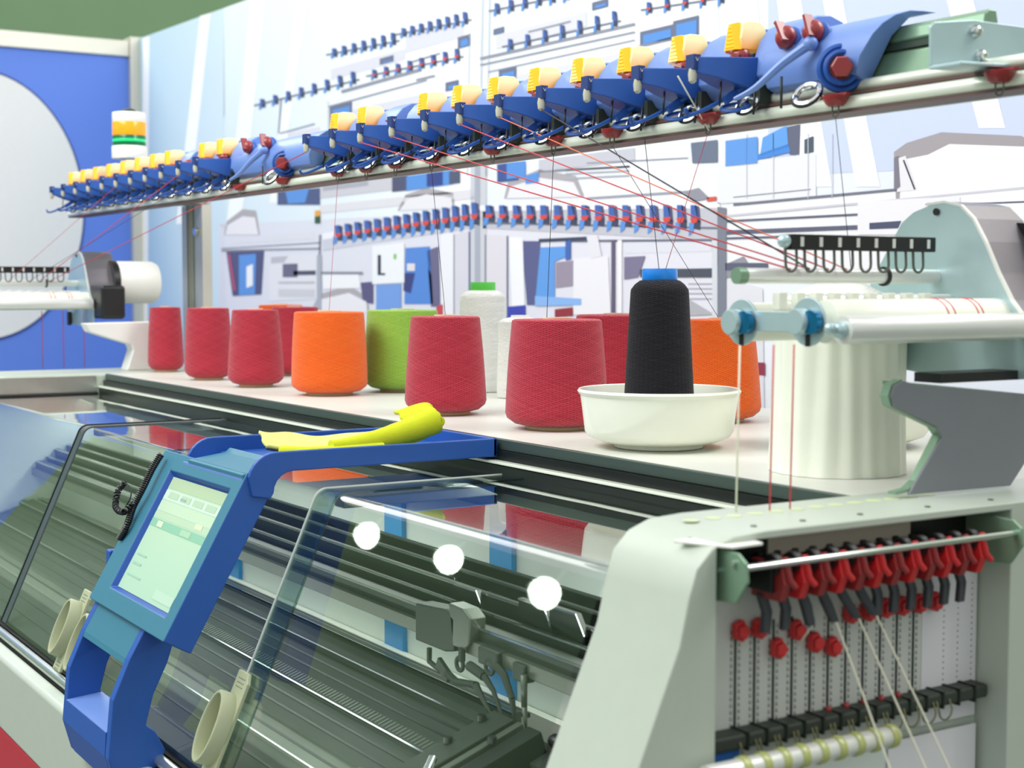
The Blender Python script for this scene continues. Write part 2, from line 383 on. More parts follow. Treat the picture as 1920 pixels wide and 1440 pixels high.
for a in [(615, 190, 615, 250), (880, 60, 876, 330), (905, -20, 898, 330), (918, -20, 912, 330)]:
    P.ln(*a, 3, (214, 218, 226), 3)
P.ln(527, 185, 522, 250, 3, (150, 160, 176), 4); P.ln(525, 250, 590, 232, 3, (160, 166, 180), 4)
# middle band just under the rail
P.q([(520, 360), (600, 352), (600, 384), (520, 384)], (84, 96, 136), 4); P.q([(535, 358), (580, 352), (572, 380), (540, 382)], BL, 5)
dome([(420, 440), (425, 415), (455, 392), (480, 395), (487, 440)]); dome([(745, 395), (760, 365), (800, 352), (850, 362), (852, 388)])
P.r(600, 345, 745, 372, (208, 206, 214), 3); P.r(605, 350, 690, 358, (176, 176, 188), 4)
P.r(735, 330, 765, 360, (88, 92, 118), 4); P.q([(762, 330), (850, 318), (850, 345), (762, 358)], BL, 5); P.r(800, 325, 830, 350, (62, 78, 140), 6); P.r(842, 322, 862, 345, (88, 96, 120), 6)
P.r(600, 385, 900, 400, (226, 224, 230), 3)
P.r(882, 300, 912, 560, (206, 208, 216), 3); P.r(890, 300, 900, 560, (172, 176, 190), 4)
dome([(945, 372), (952, 342), (1010, 318), (1080, 330), (1095, 368)])
P.r(932, 308, 972, 342, (72, 92, 150), 5); P.r(950, 306, 985, 336, BL, 6); P.q([(985, 330), (1010, 322), (1010, 342), (985, 345)], BL, 6)
P.r(1010, 300, 1190, 322, (200, 200, 210), 3); P.ln(1010, 322, 1180, 312, 3, G3, 4); P.ln(1100, 306, 1290, 296, 2, G3, 4)
for y in (318, 326, 335): P.ln(1060, y, 1180, y-6, 3, (176, 178, 190), 4)
P.q([(1295, 268), (1345, 262), (1345, 304), (1298, 306)], (112, 122, 142), 5); P.q([(1360, 264), (1420, 256), (1420, 306), (1360, 312)], (104, 156, 226), 6)
P.q([(1420, 290), (1478, 270), (1482, 285), (1420, 300)], (80, 140, 220), 6); P.q([(1430, 258), (1475, 235), (1478, 275), (1425, 292)], (104, 162, 232), 6)
P.q([(1470, 240), (1500, 232), (1498, 290), (1480, 290)], (104, 108, 128), 5); P.q([(1508, 262), (1525, 255), (1525, 285), (1508, 288)], (84, 96, 110), 5)
P.q([(1345, 308), (1530, 288), (1530, 372), (1345, 382)], (232, 232, 238), 4); P.ln(1375, 370, 1520, 355, 2, G3, 5)
for x in (1400, 1450, 1515, 1560): P.ln(x, 250, x, 372, 1.5, (206, 206, 216), 6)
P.ln(1375, 384, 1700, 354, 5, (120, 122, 136), 5); P.ln(1100, 372, 1310, 358, 4, (160, 160, 172), 4)
P.q([(1280, 360), (1310, 352), (1330, 372), (1300, 378)], (150, 150, 162), 5); P.q([(1325, 370), (1343, 368), (1343, 376), (1325, 378)], (216, 96, 80), 5)
# the long feeder rail in the middle of the print
P.q([(605, 438), (900, 388), (900, 398), (605, 450)], W, 4); P.q([(900, 385), (1350, 380), (1350, 390), (900, 396)], W, 4)
P.q([(605, 450), (900, 398), (900, 425), (605, 470)], (206, 208, 220), 3); P.q([(905, 396), (1352, 392), (1352, 452), (905, 428)], (196, 196, 206), 3)
P.ln(600, 440, 595, 640, 4, G3, 4); P.ln(905, 418, 1352, 428, 4, (120, 122, 138), 4); P.ln(1060, 452, 1352, 450, 4, (112, 114, 130), 4)
feeders(632, 440, 888, 405, 15, 44, w=8); feeders(915, 404, 1300, 412, 16, 48, w=9)
P.q([(1345, 388), (1362, 390), (1362, 600), (1345, 600)], (128, 132, 146), 6); P.q([(1335, 450), (1346, 450), (1346, 600), (1335, 600)], (214, 216, 224), 6)
# panels / windows of the big printed machine
P.ln(415, 470, 600, 466, 3, G3, 4); P.ln(415, 466, 600, 455, 2, G3, 4)
P.q([(424, 472), (495, 470), (490, 552), (436, 555)], (84, 88, 128), 4); P.q([(448, 478), (480, 476), (478, 552), (448, 554)], BL, 5); P.q([(462, 500), (474, 495), (474, 535), (462, 540)], W, 6); P.ln(429, 476, 440, 545, 4, (190, 90, 120), 6)
P.q([(505, 480), (595, 476), (595, 560), (505, 565)], (226, 226, 234), 3)
P.q([(508, 482), (540, 480), (532, 492), (508, 494)], G2, 4); P.r(530, 495, 558, 520, (110, 108, 134), 4); P.r(550, 508, 592, 516, (84, 88, 108), 4); P.r(522, 528, 590, 532, G2, 4); P.r(522, 542, 590, 556, (206, 206, 214), 4)
P.q([(594, 478), (603, 478), (603, 590), (594, 590)], (172, 176, 190), 5)
dome([(582, 585), (598, 552), (655, 535), (690, 558), (692, 585)]); P.q([(604, 512), (672, 510), (676, 540), (606, 542)], (242, 242, 246), 4); P.ln(602, 512, 680, 512, 5, (140, 142, 156), 5)
P.q([(676, 530), (700, 528), (700, 570), (680, 566)], (96, 92, 130), 4)
P.q([(698, 462), (758, 455), (758, 530), (698, 533)], (240, 242, 246), 6); P.q([(708, 478), (714, 478), (714, 512), (722, 512), (722, 516), (708, 516)], (64, 70, 84), 7); P.q([(738, 476), (743, 476), (743, 486), (738, 486)], (130, 200, 90), 7)
P.q([(705, 534), (752, 532), (752, 580), (705, 585)], (120, 160, 226), 5)
P.q([(760, 465), (806, 462), (812, 570), (758, 570)], (92, 140, 216), 4); P.q([(758, 512), (778, 512), (770, 550), (756, 545)], (66, 74, 128), 5); P.q([(800, 470), (822, 462), (826, 575), (808, 575)], (112, 108, 140), 4)
P.q([(763, 494), (778, 494), (778, 508), (763, 508)], (226, 222, 228), 6)
P.q([(826, 440), (850, 436), (850, 590), (826, 590)], (238, 238, 244), 4); P.q([(850, 440), (880, 434), (880, 620), (850, 620)], (216, 214, 224), 4); P.ln(851, 440, 851, 620, 2, G3, 5); P.ln(880, 434, 880, 620, 3, (108, 112, 150), 5)
P.q([(912, 440), (950, 442), (950, 760), (912, 760)], (222, 218, 226), 4); P.ln(910, 440, 910, 760, 3, G3, 5); P.ln(951, 442, 951, 640, 2.5, (110, 114, 140), 5)
P.q([(955, 445), (980, 446), (984, 575), (960, 580)], (242, 242, 246), 5)
P.q([(978, 452), (1013, 452), (1008, 572), (988, 572)], (96, 100, 142), 4); P.q([(1013, 464), (1062, 462), (1066, 480), (1040, 490), (1040, 570), (1003, 572)], (102, 158, 228), 5); P.q([(1042, 492), (1080, 488), (1080, 535), (1042, 540)], (156, 146, 164), 4)
P.q([(1060, 450), (1070, 450), (1070, 486), (1060, 488)], BL2, 6); P.q([(1003, 555), (1090, 560), (1090, 572), (1003, 574)], (140, 182, 236), 6); P.r(1010, 448, 1100, 454, (70, 78, 100), 6)
P.q([(1075, 485), (1140, 480), (1145, 590), (1075, 590)], (236, 234, 240), 5); P.q([(1100, 445), (1120, 440), (1128, 480), (1108, 485)], (228, 226, 234), 6)
P.q([(1146, 450), (1153, 450), (1153, 600), (1146, 600)], (104, 96, 120), 6); P.q([(1158, 450), (1166, 450), (1166, 600), (1158, 600)], (240, 238, 242), 6)
P.q([(1170, 482), (1210, 480), (1196, 520), (1170, 524)], (128, 122, 150), 5); P.q([(1200, 505), (1336, 503), (1336, 520), (1200, 520)], (82, 88, 100), 5)
for y in (532, 541, 550, 560): P.ln(1290, y, 1335, y, 2, (180, 178, 190), 5)
P.q([(1290, 560), (1340, 590), (1290, 592)], (180, 178, 186), 5)
P.q([(952, 575), (985, 572), (985, 620), (952, 620)], (70, 76, 176), 6); P.q([(1040, 580), (1074, 576), (1074, 592), (1040, 595)], (150, 60, 66), 6); P.q([(818, 575), (830, 570), (830, 590), (818, 590)], (204, 80, 90), 7)
for a in [(940, 640, 975, 640, 3), (940, 655, 975, 655, 2), (938, 690, 970, 690, 3), (938, 700, 970, 700, 6)]: P.ln(*a[:4], a[4], (100, 104, 136), 5)
P.q([(938, 712), (965, 712), (962, 755), (940, 755)], (92, 90, 140), 5)
# red/black beacon of the printed machine
P.q([(590, 395), (600, 394), (600, 416), (590, 417)], (232, 170, 80), 6); P.q([(590, 406), (600, 405), (600, 418), (590, 419)], (52, 92, 70), 7)
# right hand machine: big dome, body lines
P.q([(1676, 285), (1700, 268), (1765, 248), (1915, 255), (1990, 300), (1990, 400), (1680, 380)], (166, 160, 166), 4)
P.q([(1690, 300), (1740, 290), (1780, 270), (1925, 275), (2010, 320), (2010, 420), (1686, 400)], (240, 240, 244), 5)
P.q([(1680, 298), (1698, 292), (1720, 356), (1682, 360)], (232, 230, 236), 6); P.ln(1694, 300, 1715, 355, 3, (70, 72, 84), 7); P.q([(1676, 296), (1684, 292), (1688, 350), (1676, 358)], (130, 126, 140), 7)
P.q([(1355, 388), (1720, 352), (2050, 345), (2050, 560), (1355, 520)], (238, 238, 242), 3)
P.ln(1360, 405, 2050, 340, 4, (206, 204, 214), 6)
for x0, y0, x1, y1, w in [(1360, 415, 1610, 402, 4), (1360, 436, 1610, 426, 8), (1360, 447, 1500, 443, 4), (1760, 385, 2000, 375, 3), (1360, 500, 1440, 500, 14)]: P.ln(x0, y0, x1, y1, w, (100, 102, 122), 6)
P.q([(1608, 378), (1800, 368), (1800, 440), (1608, 440)], (236, 234, 240), 7); P.q([(1630, 418), (1690, 414), (1684, 428), (1630, 430)], (84, 88, 112), 8)
P.q([(1362, 495), (1395, 480), (1420, 520), (1362, 520)], (150, 150, 160), 5); P.q([(1355, 520), (1430, 540), (1440, 1300), (1355, 1300)], (226, 224, 232), 4)
P.q([(1398, 678), (1434, 680), (1434, 704), (1398, 702)], (150, 62, 84), 6); P.ln(1398, 560, 1398, 900, 3, (236, 234, 240), 5)
me = bpy.data.meshes.new('printed_banner'); P.bm.normal_update(); P.bm.to_mesh(me); P.bm.free(); me.materials.append(vcol('banner_print', emit=.02))
o = bpy.data.objects.new('printed_banner', me); C.objects.link(o)
tag(o, 'huge pale blue and white banner printed with knitting machines behind the yarn shelf', 'banner')
# ================================================================ MACHINE
mach = thing('knitting_machine', 'long grey flat knitting machine under clear covers carrying the yarn cones', 'machine', (-2.6, 1.3, 0))
XR = -1.10; XI = -1.235; XL = -4.05
# yarn shelf
mb = MB(); mb.bb((-4.22, 1.235, 1.228), (XI, 1.98, 1.26)); mb.obj('yarn_shelf', M['shelf'], mach, .003)
mb = MB(); mb.bb((XL, 1.226, 1.243), (XI, 1.2345, 1.2605)); mb.obj('shelf_edge', M['chandk'], mach, .002)
mb = MB(); mb.bb((XL, 1.22, 1.15), (XI, 1.2345, 1.243)); mb.obj('channel', M['chan'], mach)
mb = MB(); mb.bb((XL, 1.205, 1.224), (XI, 1.2195, 1.2285)); mb.obj('channel_rail', M['ridge'], mach, .001)
mb = MB(); mb.bb((XL, 1.208, 1.16), (XI, 1.2195, 1.222)); mb.obj('channel_wall', M['blackm'], mach)
# end housings
def housing(x0, x1, cut):
    prof = [(.46, .30), (.50, .62)]
    ytop = .895-.437*(1.21-1.235)
    prof += [(.895-.437*(1.21-z), z) for z in (.62+.05, .80, 1.0, 1.15)]
    prof = [(.895-.437*(1.21-.62), .62)]+[(.895-.437*(1.21-z), z) for z in (.8, 1.0, 1.16)]
    prof += [(.884, 1.205), (.893, 1.232), (.912, 1.25), (.938, 1.2595), (.98, 1.262)]
    prof += [(1.95, 1.262), (1.99, 1.24), (1.99, .06), (.72, .06), (.66, .3)]
    mb = MB(); mb.xprism(prof, x0, x1)
    return mb
h = housing(XI, XR, True).obj('end_housing', M['shell'], None, origin=(0, 0, 0))
cut = MB().bb((XR-.048, .918, .30), (XR+.05, 1.335, 1.2535)).obj('cutter', M['shell'], None, origin=(0, 0, 0))
apply_boolean(h, cut)
h.parent = mach; h.data.transform(Matrix.Translation(-wloc(mach)))
for p in h.data.polygons: p.use_smooth = True
h.data.set_sharp_from_angle(angle=math.radians(35))
b = h.modifiers.new('bevel', 'BEVEL'); b.width = .009; b.segments = 4; b.limit_method = 'ANGLE'; b.angle_limit = math.radians(50); b.harden_normals = True
h2 = housing(-4.30, XL, False).obj('end_housing', M['shell'], mach, .009, seg=4)
for p in h2.data.polygons: p.use_smooth = True
h2.data.set_sharp_from_angle(angle=math.radians(35))
# satin inner cheek of the far housing
mb = MB(); mb.bb((XL, .93, 1.214), (XL+.003, 1.20, 1.256)); mb.obj('inner_cheek', M['alu'], mach)
mb = MB(); mb.bb((XL+.003, .93, 1.196), (XL+.02, 1.20, 1.212)); mb.obj('seal_strip', M['black'], mach)
# pale round stickers and screws on the near housing top
for i in range(13):
    y = .955+i*.029; MB().lathe([(.0085, 1.262), (.0085, 1.2626)], (-1.186-.0005*i, y, 0), 'Z', 24).obj('round_sticker', M['circ'], h)
for y in (.985, 1.05, 1.13, 1.23, 1.33): MB().lathe([(.0035, 1.262), (.003, 1.2632)], (-1.125, y, 0), 'Z', 14).obj('screw', M['chandk'], h)
# front base: rail, grey band, red stripe, plinth
mb = MB(); mb.bb((-4.3, .665, .655), (XI, .70, .80)); mb.obj('front_band', M['shell'], mach, .01, seg=3)
mb = MB(); mb.bb((-4.3, .67, .44), (XI, .695, .652)); mb.obj('red_stripe', M['redstripe'], mach, .004)
mb = MB(); mb.bb((-4.3, .69, .06), (XI, .72, .44)); mb.obj('front_skirt', M['shell_dk'], mach)
mb = MB(); mb.tube([(-4.3, .708, .806), (XI, .708, .806)], .009, 10); mb.obj('base_rail', M['alu'], mach)
MB().bb((-4.3, .70, .765), (XI, .715, .798)).obj('base_groove', M['black'], mach); MB().bb((-4.3, .725, .79), (XI, .738, .806)).obj('base_groove', M['black'], mach)
mb = MB(); mb.tube([(-4.3, .745, .80), (XI, .745, .80)], .005, 8); mb.obj('base_rod', M['chrome'], mach)
mb = MB(); mb.bb((-4.3, .70, .4), (XI, 1.95, .42)); mb.obj('machine_floor', M['shell_dk'], mach)
mb = MB(); mb.bb((-4.3, 1.95, .06), (XI, 1.97, 1.22)); mb.obj('rear_panel', M['shell'], mach)
# interior liner with white ledge and blue strips standing in for reflections
mb = MB(); mb.bb((XL, 1.30, .42), (XI, 1.31, 1.22)); mb.obj('inner_liner', M['inner'], mach)
mb = MB(); mb.prism([(XL, 1.255, .795), (XL, 1.298, .76), (XL, 1.298, .818), (XL, 1.255, .832)], (XI-XL, 0, 0)); mb.obj('inner_ledge', M['innerw'], mach)
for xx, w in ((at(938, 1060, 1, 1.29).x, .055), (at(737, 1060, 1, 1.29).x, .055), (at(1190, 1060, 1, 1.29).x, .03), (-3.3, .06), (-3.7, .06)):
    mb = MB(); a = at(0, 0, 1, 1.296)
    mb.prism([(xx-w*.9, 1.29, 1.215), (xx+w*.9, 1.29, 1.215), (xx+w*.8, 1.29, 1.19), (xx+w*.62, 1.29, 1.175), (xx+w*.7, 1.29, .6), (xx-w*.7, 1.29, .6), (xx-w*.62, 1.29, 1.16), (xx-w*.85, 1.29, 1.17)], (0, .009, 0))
    mb.obj('blue_reflection_strip', M['iblue'], mach)
# black guide rails
def rail(name, y, z0, z1, d, m, x0=XL, x1=XI, parent=mach, hl=True):
    mb = MB(); mb.use(m).bb((x0, y, z0), (x1, y+d, z1))
    if hl: mb.use(M['chrome']).bb((x0, y-.0012, z1-.0022), (x1, y+.001, z1+.0006))  # thin chrome strip stands in for the highlight along the top edge
    return mb.obj(name, None, parent)
rail('guide_rail', 1.150, 1.060, 1.082, .010, M['blackm'])
rail('guide_rail', 1.118, 1.050, 1.074, .010, M['blackm'])
rail('guide_rail', 1.086, 1.040, 1.064, .010, M['blackm'])
rail('guide_rail', 1.064, 1.030, 1.046, .008, M['blackm'])
rail('guide_bar', 1.035, .992, 1.034, .022, M['steel'])
mb = MB(); mb.bb((XL, 1.024, .998), (XI, 1.034, 1.016)); mb.obj('guide_bar_lip', M['steel2'], mach)
# needle bed: long sloped grey plates with grooves
def bedpt(s, off=0):  # s: 0 front .. 1 needle gap
    return (.735+s*.295+off*-.30, .815+s*.105+off*.95)
mb = MB(); mb.use(M['steel'])
steps = [(0, .30, 0), (.30, .42, .006), (.42, .62, .012), (.62, .70, .018), (.70, .88, .012), (.88, .93, .022), (.93, 1.0, .014)]
for a, b, t in steps:
    p0 = bedpt(a, t); p1 = bedpt(b, t); p2 = bedpt(b, -.01); p3 = bedpt(a, -.01)
    mb.use(M['steel'] if t != .006 else M['steel2']).xprism([p0, p1, p2, p3], XL, -1.62)
mb.use(M['blackm'])
for s in (.10, .20, .36, .48, .55, .76, .82):
    t = [x[2] for x in steps if x[0] <= s < x[1]][0]
    p0 = bedpt(s, t+.0008); p1 = bedpt(s+.012, t+.0008); mb.xprism([p0, p1, bedpt(s+.012, t-.003), bedpt(s, t-.003)], XL, -1.62)
mb.use(M['chrome'])
for s in (.30, .62, .88, .995):
    t = [x[2] for x in steps if x[0] <= s < x[1]][0]
    p0 = bedpt(s, t+.001); p1 = bedpt(s+.008, t+.001); mb.xprism([p0, p1, bedpt(s+.008, t-.003), bedpt(s, t-.003)], XL, -1.62)
mb.obj('needle_bed', None, mach)
# fine needle comb texture of the bed as thin cross ribs near the gap
mb = MB().use(M['steel2'])
for i in range(150):
    x = -1.66-i*.0105; a = bedpt(.64, .0185); b = bedpt(.695, .0185); mb.xprism([a, b, bedpt(.695, .0165), bedpt(.64, .0165)], x, x+.004)
tag(mb.obj('needle_row', None, mach), kind='stuff')
rail('bed_edge', 1.038, .905, .935, .014, M['steel2'], x1=-1.66)
rail('bed_edge', 1.058, .925, .931, .008, M['blackm'], x1=-1.66)
# carriage end plates across the bed and the small side bed
mb = MB(); 
for x, w, m in ((-1.66, .05, 'steel'), (-1.60, .012, 'steel2'), (-1.575, .03, 'blackm')):
    mb.use(M[m]).prism([(x, *bedpt(.05, .03)), (x, *bedpt(.96, .03)), (x, *bedpt(.96, -.02)), (x, *bedpt(.05, -.02))], (w, 0, 0))
mb.obj('carriage_plate', None, mach, .002)
mb = MB().use(M['steel2'])
mb.xprism([bedpt(.0, -.008), bedpt(.93, -.008), bedpt(.93, -.03), bedpt(.0, -.03)], -1.56, XI)
mb.use(M['steel']).xprism([bedpt(.86, .004), bedpt(1.0, .004), bedpt(1.0, -.03), bedpt(.86, -.03)], -1.54, XI)
mb.use(M['blackm'])
for i in range(10):
    x = -1.53+i*.028; mb.xprism([bedpt(.05, -.006), bedpt(.86, -.006), bedpt(.86, -.009), bedpt(.05, -.009)], x, x+.003)
mb.use(M['steel2'])
for i in range(7):
    p = bedpt(.93, .004); mb.lathe([(.005, 0), (.004, .004)], (-1.52+i*.045, p[0], p[1]), 'Z', 10)
mb.obj('side_bed', None, mach)
for i in range(4):
    p = bedpt(1.0, .012); x = -1.535+i*.05; MB().sphere((x, p[0], p[1]), .012, (1.3, 1, .8), 12).box((x+.012, p[0]+.004, p[1]+.006), (.014, .012, .016)).obj('stitch_presser', M['black'], mach)
mb = MB(); a = bedpt(.55, .045); b_ = bedpt(.05, .04)
mb.tube([(-1.60, a[0], a[1]), (-1.45, b_[0], b_[1])], .006, 10); mb.obj('carriage_rod', M['chrome'], mach)
for s, x in ((.3, -1.64), (.7, -1.645), (.88, -1.65), (.35, -1.69), (.8, -1.585)):
    p = bedpt(s, .034); MB().lathe([(.006, -.004), (.006, .004), (.003, .004)], (x, p[0], p[1]), 'Z', 12).obj('socket_screw', M['black'], mach)

# yarn feeders hanging from the guide bar
def feeder(px, label, shape):
    # px: pixel of the block on the bar (Y=1.03)
    p0 = at(px[0], px[1], 1, 1.022)
    t = thing('yarn_feeder', label, 'yarn feeder', p0, 'yarn feeders on the guide bar')
    def W_(u, v, y=1.018): return at(u, v, 1, y)
    return t, W_
t, W_ = feeder((810, 1165), 'squarish dark feeder block leftmost on the guide bar', 0)
mb = MB(); mb.prism([W_(778, 1130), W_(835, 1142), W_(852, 1160), W_(850, 1222), W_(832, 1222), W_(778, 1200)], (0, .030, 0)); mb.obj('block', M['steel'], t, .003)
mb = MB(); mb.tube([W_(805, 1215), W_(805, 1240), W_(826, 1258)], .004, 8); mb.box(W_(832, 1256), (.035, .006, .016), Matrix.Rotation(math.radians(28), 3, 'Y')); mb.tube([W_(838, 1262), W_(855, 1278), W_(892, 1284)], .0055, 8, r2=.005); mb.tube([W_(892, 1284), W_(905, 1310), W_(924, 1345)], .0055, 8, r2=.002); mb.obj('feeder_arm', M['steel'], t)
t, W_ = feeder((865, 1165), 'rounded feeder plate with three holes second on the guide bar', 1)
mb = MB(); mb.prism([W_(840, 1130), W_(868, 1142), W_(882, 1160), W_(878, 1210), W_(870, 1220), W_(848, 1212)], (0, .026, 0)); mb.obj('block', M['steel2'], t, .003)
mb = MB(); mb.tube([W_(866, 1215), W_(866, 1240)], .005, 8); mb.torus(W_(862, 1245), .009, .003, (0, 1, 0)); mb.tube([W_(880, 1248), W_(908, 1268)], .007, 8); mb.tube([W_(908, 1268), W_(925, 1295), W_(946, 1355)], .005, 8, r2=.002); mb.obj('feeder_arm', M['steel'], t)
t, W_ = feeder((925, 1225), 'low dark feeder with a ring under the bar, third from the left', 2)
mb = MB(); mb.box(W_(925, 1232, 1.026), (.05, .02, .024)); mb.obj('block', M['steel'], t, .003)
mb = MB(); mb.torus(W_(918, 1250), .010, .003, (0, 1, 0)); mb.tube([W_(930, 1248), W_(945, 1265), W_(960, 1310)], .006, 8, r2=.0045); mb.tube([W_(960, 1310), W_(967, 1365)], .0045, 8, r2=.0015); mb.obj('feeder_arm', M['steel'], t)
t, W_ = feeder((980, 1250), 'straight slim feeder hanging closest to the grey end housing', 3)
mb = MB(); mb.box(W_(982, 1260, 1.028), (.03, .018, .024)); mb.obj('block', M['steel'], t, .003)
mb = MB(); mb.tube([W_(982, 1265), W_(983, 1325)], .005, 8, r2=.004); mb.tube([W_(983, 1325), W_(987, 1378)], .004, 8, r2=.0012); mb.obj('feeder_arm', M['steel2'], t)
# angular sliders on the rear rails
for i, (u, v) in enumerate([(885, 1120), (945, 1135), (1010, 1150), (845, 1096), (1070, 1165)]):
    y = 1.078 if i in (0, 2, 4) else 1.11; p = at(u, v, 1, y)
    o = MB().use(M['blackm']).prism([p+Vector(d) for d in ((-.05, 0, .012), (.012, 0, .012), (.032, 0, -.014), (.032, 0, -.024), (-.05, 0, -.012))], (0, .008, 0)).use(M['chrome']).prism([p+Vector(d) for d in ((-.05, -.001, .012), (.012, -.001, .012), (.032, -.001, -.014), (.029, -.001, -.014), (.011, -.001, .0095), (-.05, -.001, .0095))], (0, .001, 0)).obj('rail_slider')
    tag(o, ['black angular slider on the rear rails above the second feeder', 'black angular slider on the rear rails above the third feeder', 'black angular slider on the rear rails above the slim feeder', 'leftmost small black slider tab on the rear rails', 'black angular slider nearest the grey end housing'][i], 'slider', 'angular sliders on the rear rails')

# ================================================================ CLEAR COVERS
def cover(name_label, x0, x1, off=0., strap=None):
    z1 = 1.21+off; prof = [(1.203, z1)]
    r = .022; yb = .895-off*.2
    # bend: horizontal to slope
    a0 = 90; a1 = 180-math.degrees(math.atan(1/.437))+ 90 - 0
    ang = math.degrees(math.atan2(1, .437))       # slope angle from horizontal
    cx, cz = yb+r*math.tan(math.radians(ang/2)), z1-r
    for i in range(9):
        a = math.radians(90+(ang)*i/8); prof.append((cx+r*math.cos(a), cz+r*math.sin(a)))
    n = Vector((-1, .437)).normalized()
    zb = .815
    prof.append((yb-.437*(z1-zb), zb))
    c = thing('transparent_cover', name_label, 'machine cover', ((x0+x1)/2, .9, 1.0), 'clear covers along the machine front')
    mb = MB(); V = [[mb.bm.verts.new((x, y, z)) for y, z in prof] for x in (x0, x1)]
    mb.use(M['cov'])
    for i in range(len(prof)-1): mb.face([V[0][i], V[1][i], V[1][i+1], V[0][i+1]], 0 < i < len(prof)-2)
    nf = [f for f in mb.bm.faces]
    sh = mb.obj('acrylic_sheet', None, c)
    me = sh.data; up_ = sum((p.normal for p in me.polygons), Vector())
    if up_.z < 0: me.flip_normals()
    return c, prof, sh
def edge(c, prof, x, w, m, name='edge_strip', off=.0018, t=.003):
    mb = MB()
    P3 = [Vector((x, y, z)) for y, z in prof]; mb.strip([(p.x, p.y-off*.5, p.z+off) for p in P3], (w, 0, 0), -t)
    mb.obj(name, m, c)
c1, pr, s1 = cover('clear acrylic cover beside the grey end housing, reflecting the cones', -1.955, -1.245)
edge(s1, pr, -1.9555, .003, M['aluw'], 'polished_edge'); edge(s1, pr, -1.892, .0025, M['covedge'], 'polished_edge'); edge(s1, pr, -1.952, .06, M['cov'], 'overlap_strip', .0008, .002)
c2, pr2, s2_ = cover('clear acrylic cover directly behind the blue touch terminal', -2.585, -1.900, -.004)
edge(s2_, pr2, -2.586, .002, M['covedge'], 'polished_edge')
c4, pr4, s4 = cover('clear acrylic cover left of the blue touch terminal, before the dark seam', -3.10, -2.592, -.004)
edge(s4, pr4, -3.125, .028, M['rubber'], 'seam_gasket'); 
c3, pr3, s3 = cover('clear acrylic cover at the far left end of the machine', -4.04, -3.13, -.002)
edge(s3, pr3, -3.133, .004, M['blackm'], 'seam_gasket')
# seam cross bars under the covers
mb = MB().bb((-3.13, .92, 1.186), (-3.10, 1.203, 1.203)); mb.obj('cross_bar', M['steel2'], mach, .002)
mb = MB().bb((-1.975, .93, 1.180), (-1.945, 1.203, 1.196)); mb.obj('cross_bar', M['steel2'], mach, .002)
def coverhandle(u, v, c, L=.17, tilt=None):
    # grip plate with oval ring lying on the sloped sheet
    p = atp(u, v, SN, SC-.004); n = Vector((0, -1, .437)).normalized(); s = Vector((0, -.437, -1)).normalized(); x = Vector((1, 0, 0))
    # s points down the slope
    hw = .021
    mb = MB(); pts = []
    prof = [(-hw, -L*.5), (hw*.6, -L*.5), (hw, -L*.42), (hw, L*.5), (-hw, L*.5), ]
    mb.prism([p+x*a+s*b_ for a, b_ in prof], n*.006); pl = mb.obj('handle_plate', M['handle'], c, .0015)
    q = p+n*.006-x*.006
    mb = MB(); rings = []
    N = 36
    for (rx, ry, h) in ((.028, .052, 0), (.028, .052, .020), (.0265, .0505, .022), (.0235, .0475, .022), (.022, .046, .020), (.021, .045, .002)):
        rings.append([mb.bm.verts.new(q+x*rx*math.cos(2*PI*k/N)+s*ry*math.sin(2*PI*k/N)+n*h) for k in range(N)])
    for i in range(len(rings)-1):
        for k in range(N): mb.use(M['handle']).face([rings[i][k], rings[i][(k+1) % N], rings[i+1][(k+1) % N], rings[i+1][k]], True)
    mb.face(rings[-1]); mb.obj('finger_ring', M['handle'], pl)
    mb = MB().use(M['shell_dk'])
    for s0 in (-L*.44, L*.40):
        for i in range(4):
            for j in range(3): mb.box(p+n*.0062+x*(-.009+i*.006)+s*(s0+j*.006), (.0028, .0012, .0012))
    tag(mb.obj('grip_dots', M['shell_dk'], pl), kind='stuff')
coverhandle(424, 1372, c1); coverhandle(140, 1183, c4, .15); coverhandle(170, 1213, c2, .15)
# ================================================================ TOUCH TERMINAL
TX0, TX1 = -2.352, -2.0
term = thing('control_terminal', 'blue touch screen terminal leaning over the front of the clear covers', 'control terminal', (-2.17, .74, .98))
fu = Vector((0, .128, .228)).normalized()      # up along the face
fn = Vector((0, -.228, .128)).normalized()     # out of the face
ex = Vector((1, 0, 0)); O = Vector((TX0, .679, 1.007)); Hh = .2615; Wd = TX1-TX0
def T(x, h, o=0): return O+ex*x+fu*h+fn*o
mb = MB()
# body with recessed screen: outer box + bezel
outer = [T(0, 0), T(Wd, 0), T(Wd, Hh), T(0, Hh)]
def unT(u, v):  # pixel on the face plane -> (x,h)
    p = atp(u, v, fn, fn.dot(O)); return ((p-O).dot(ex), (p-O).dot(fu))
s_ = [unT(*p) for p in ((205, 1100), (310, 1160), (432, 912), (318, 885))]
sx0 = (s_[0][0]+s_[3][0])/2; sx1 = (s_[1][0]+s_[2][0])/2; sh0 = (s_[0][1]+s_[1][1])/2; sh1 = (s_[2][1]+s_[3][1])/2
inner = [T(sx0, sh0), T(sx1, sh0), T(sx1, sh1), T(sx0, sh1)]
rec = [T(sx0+.006, sh0+.006, -.010), T(sx1-.006, sh0+.006, -.010), T(sx1-.006, sh1-.006, -.010), T(sx0+.006, sh1-.006, -.010)]
vo = [mb.bm.verts.new(p) for p in outer]; vi = [mb.bm.verts.new(p) for p in inner]; vr = [mb.bm.verts.new(p) for p in rec]
vb = [mb.bm.verts.new(p-fn*.0467) for p in outer]
mb.use(M['teal'])
for i in range(4): mb.face([vo[i], vo[(i+1) % 4], vi[(i+1) % 4], vi[i]])
mb.use(M['blue'])
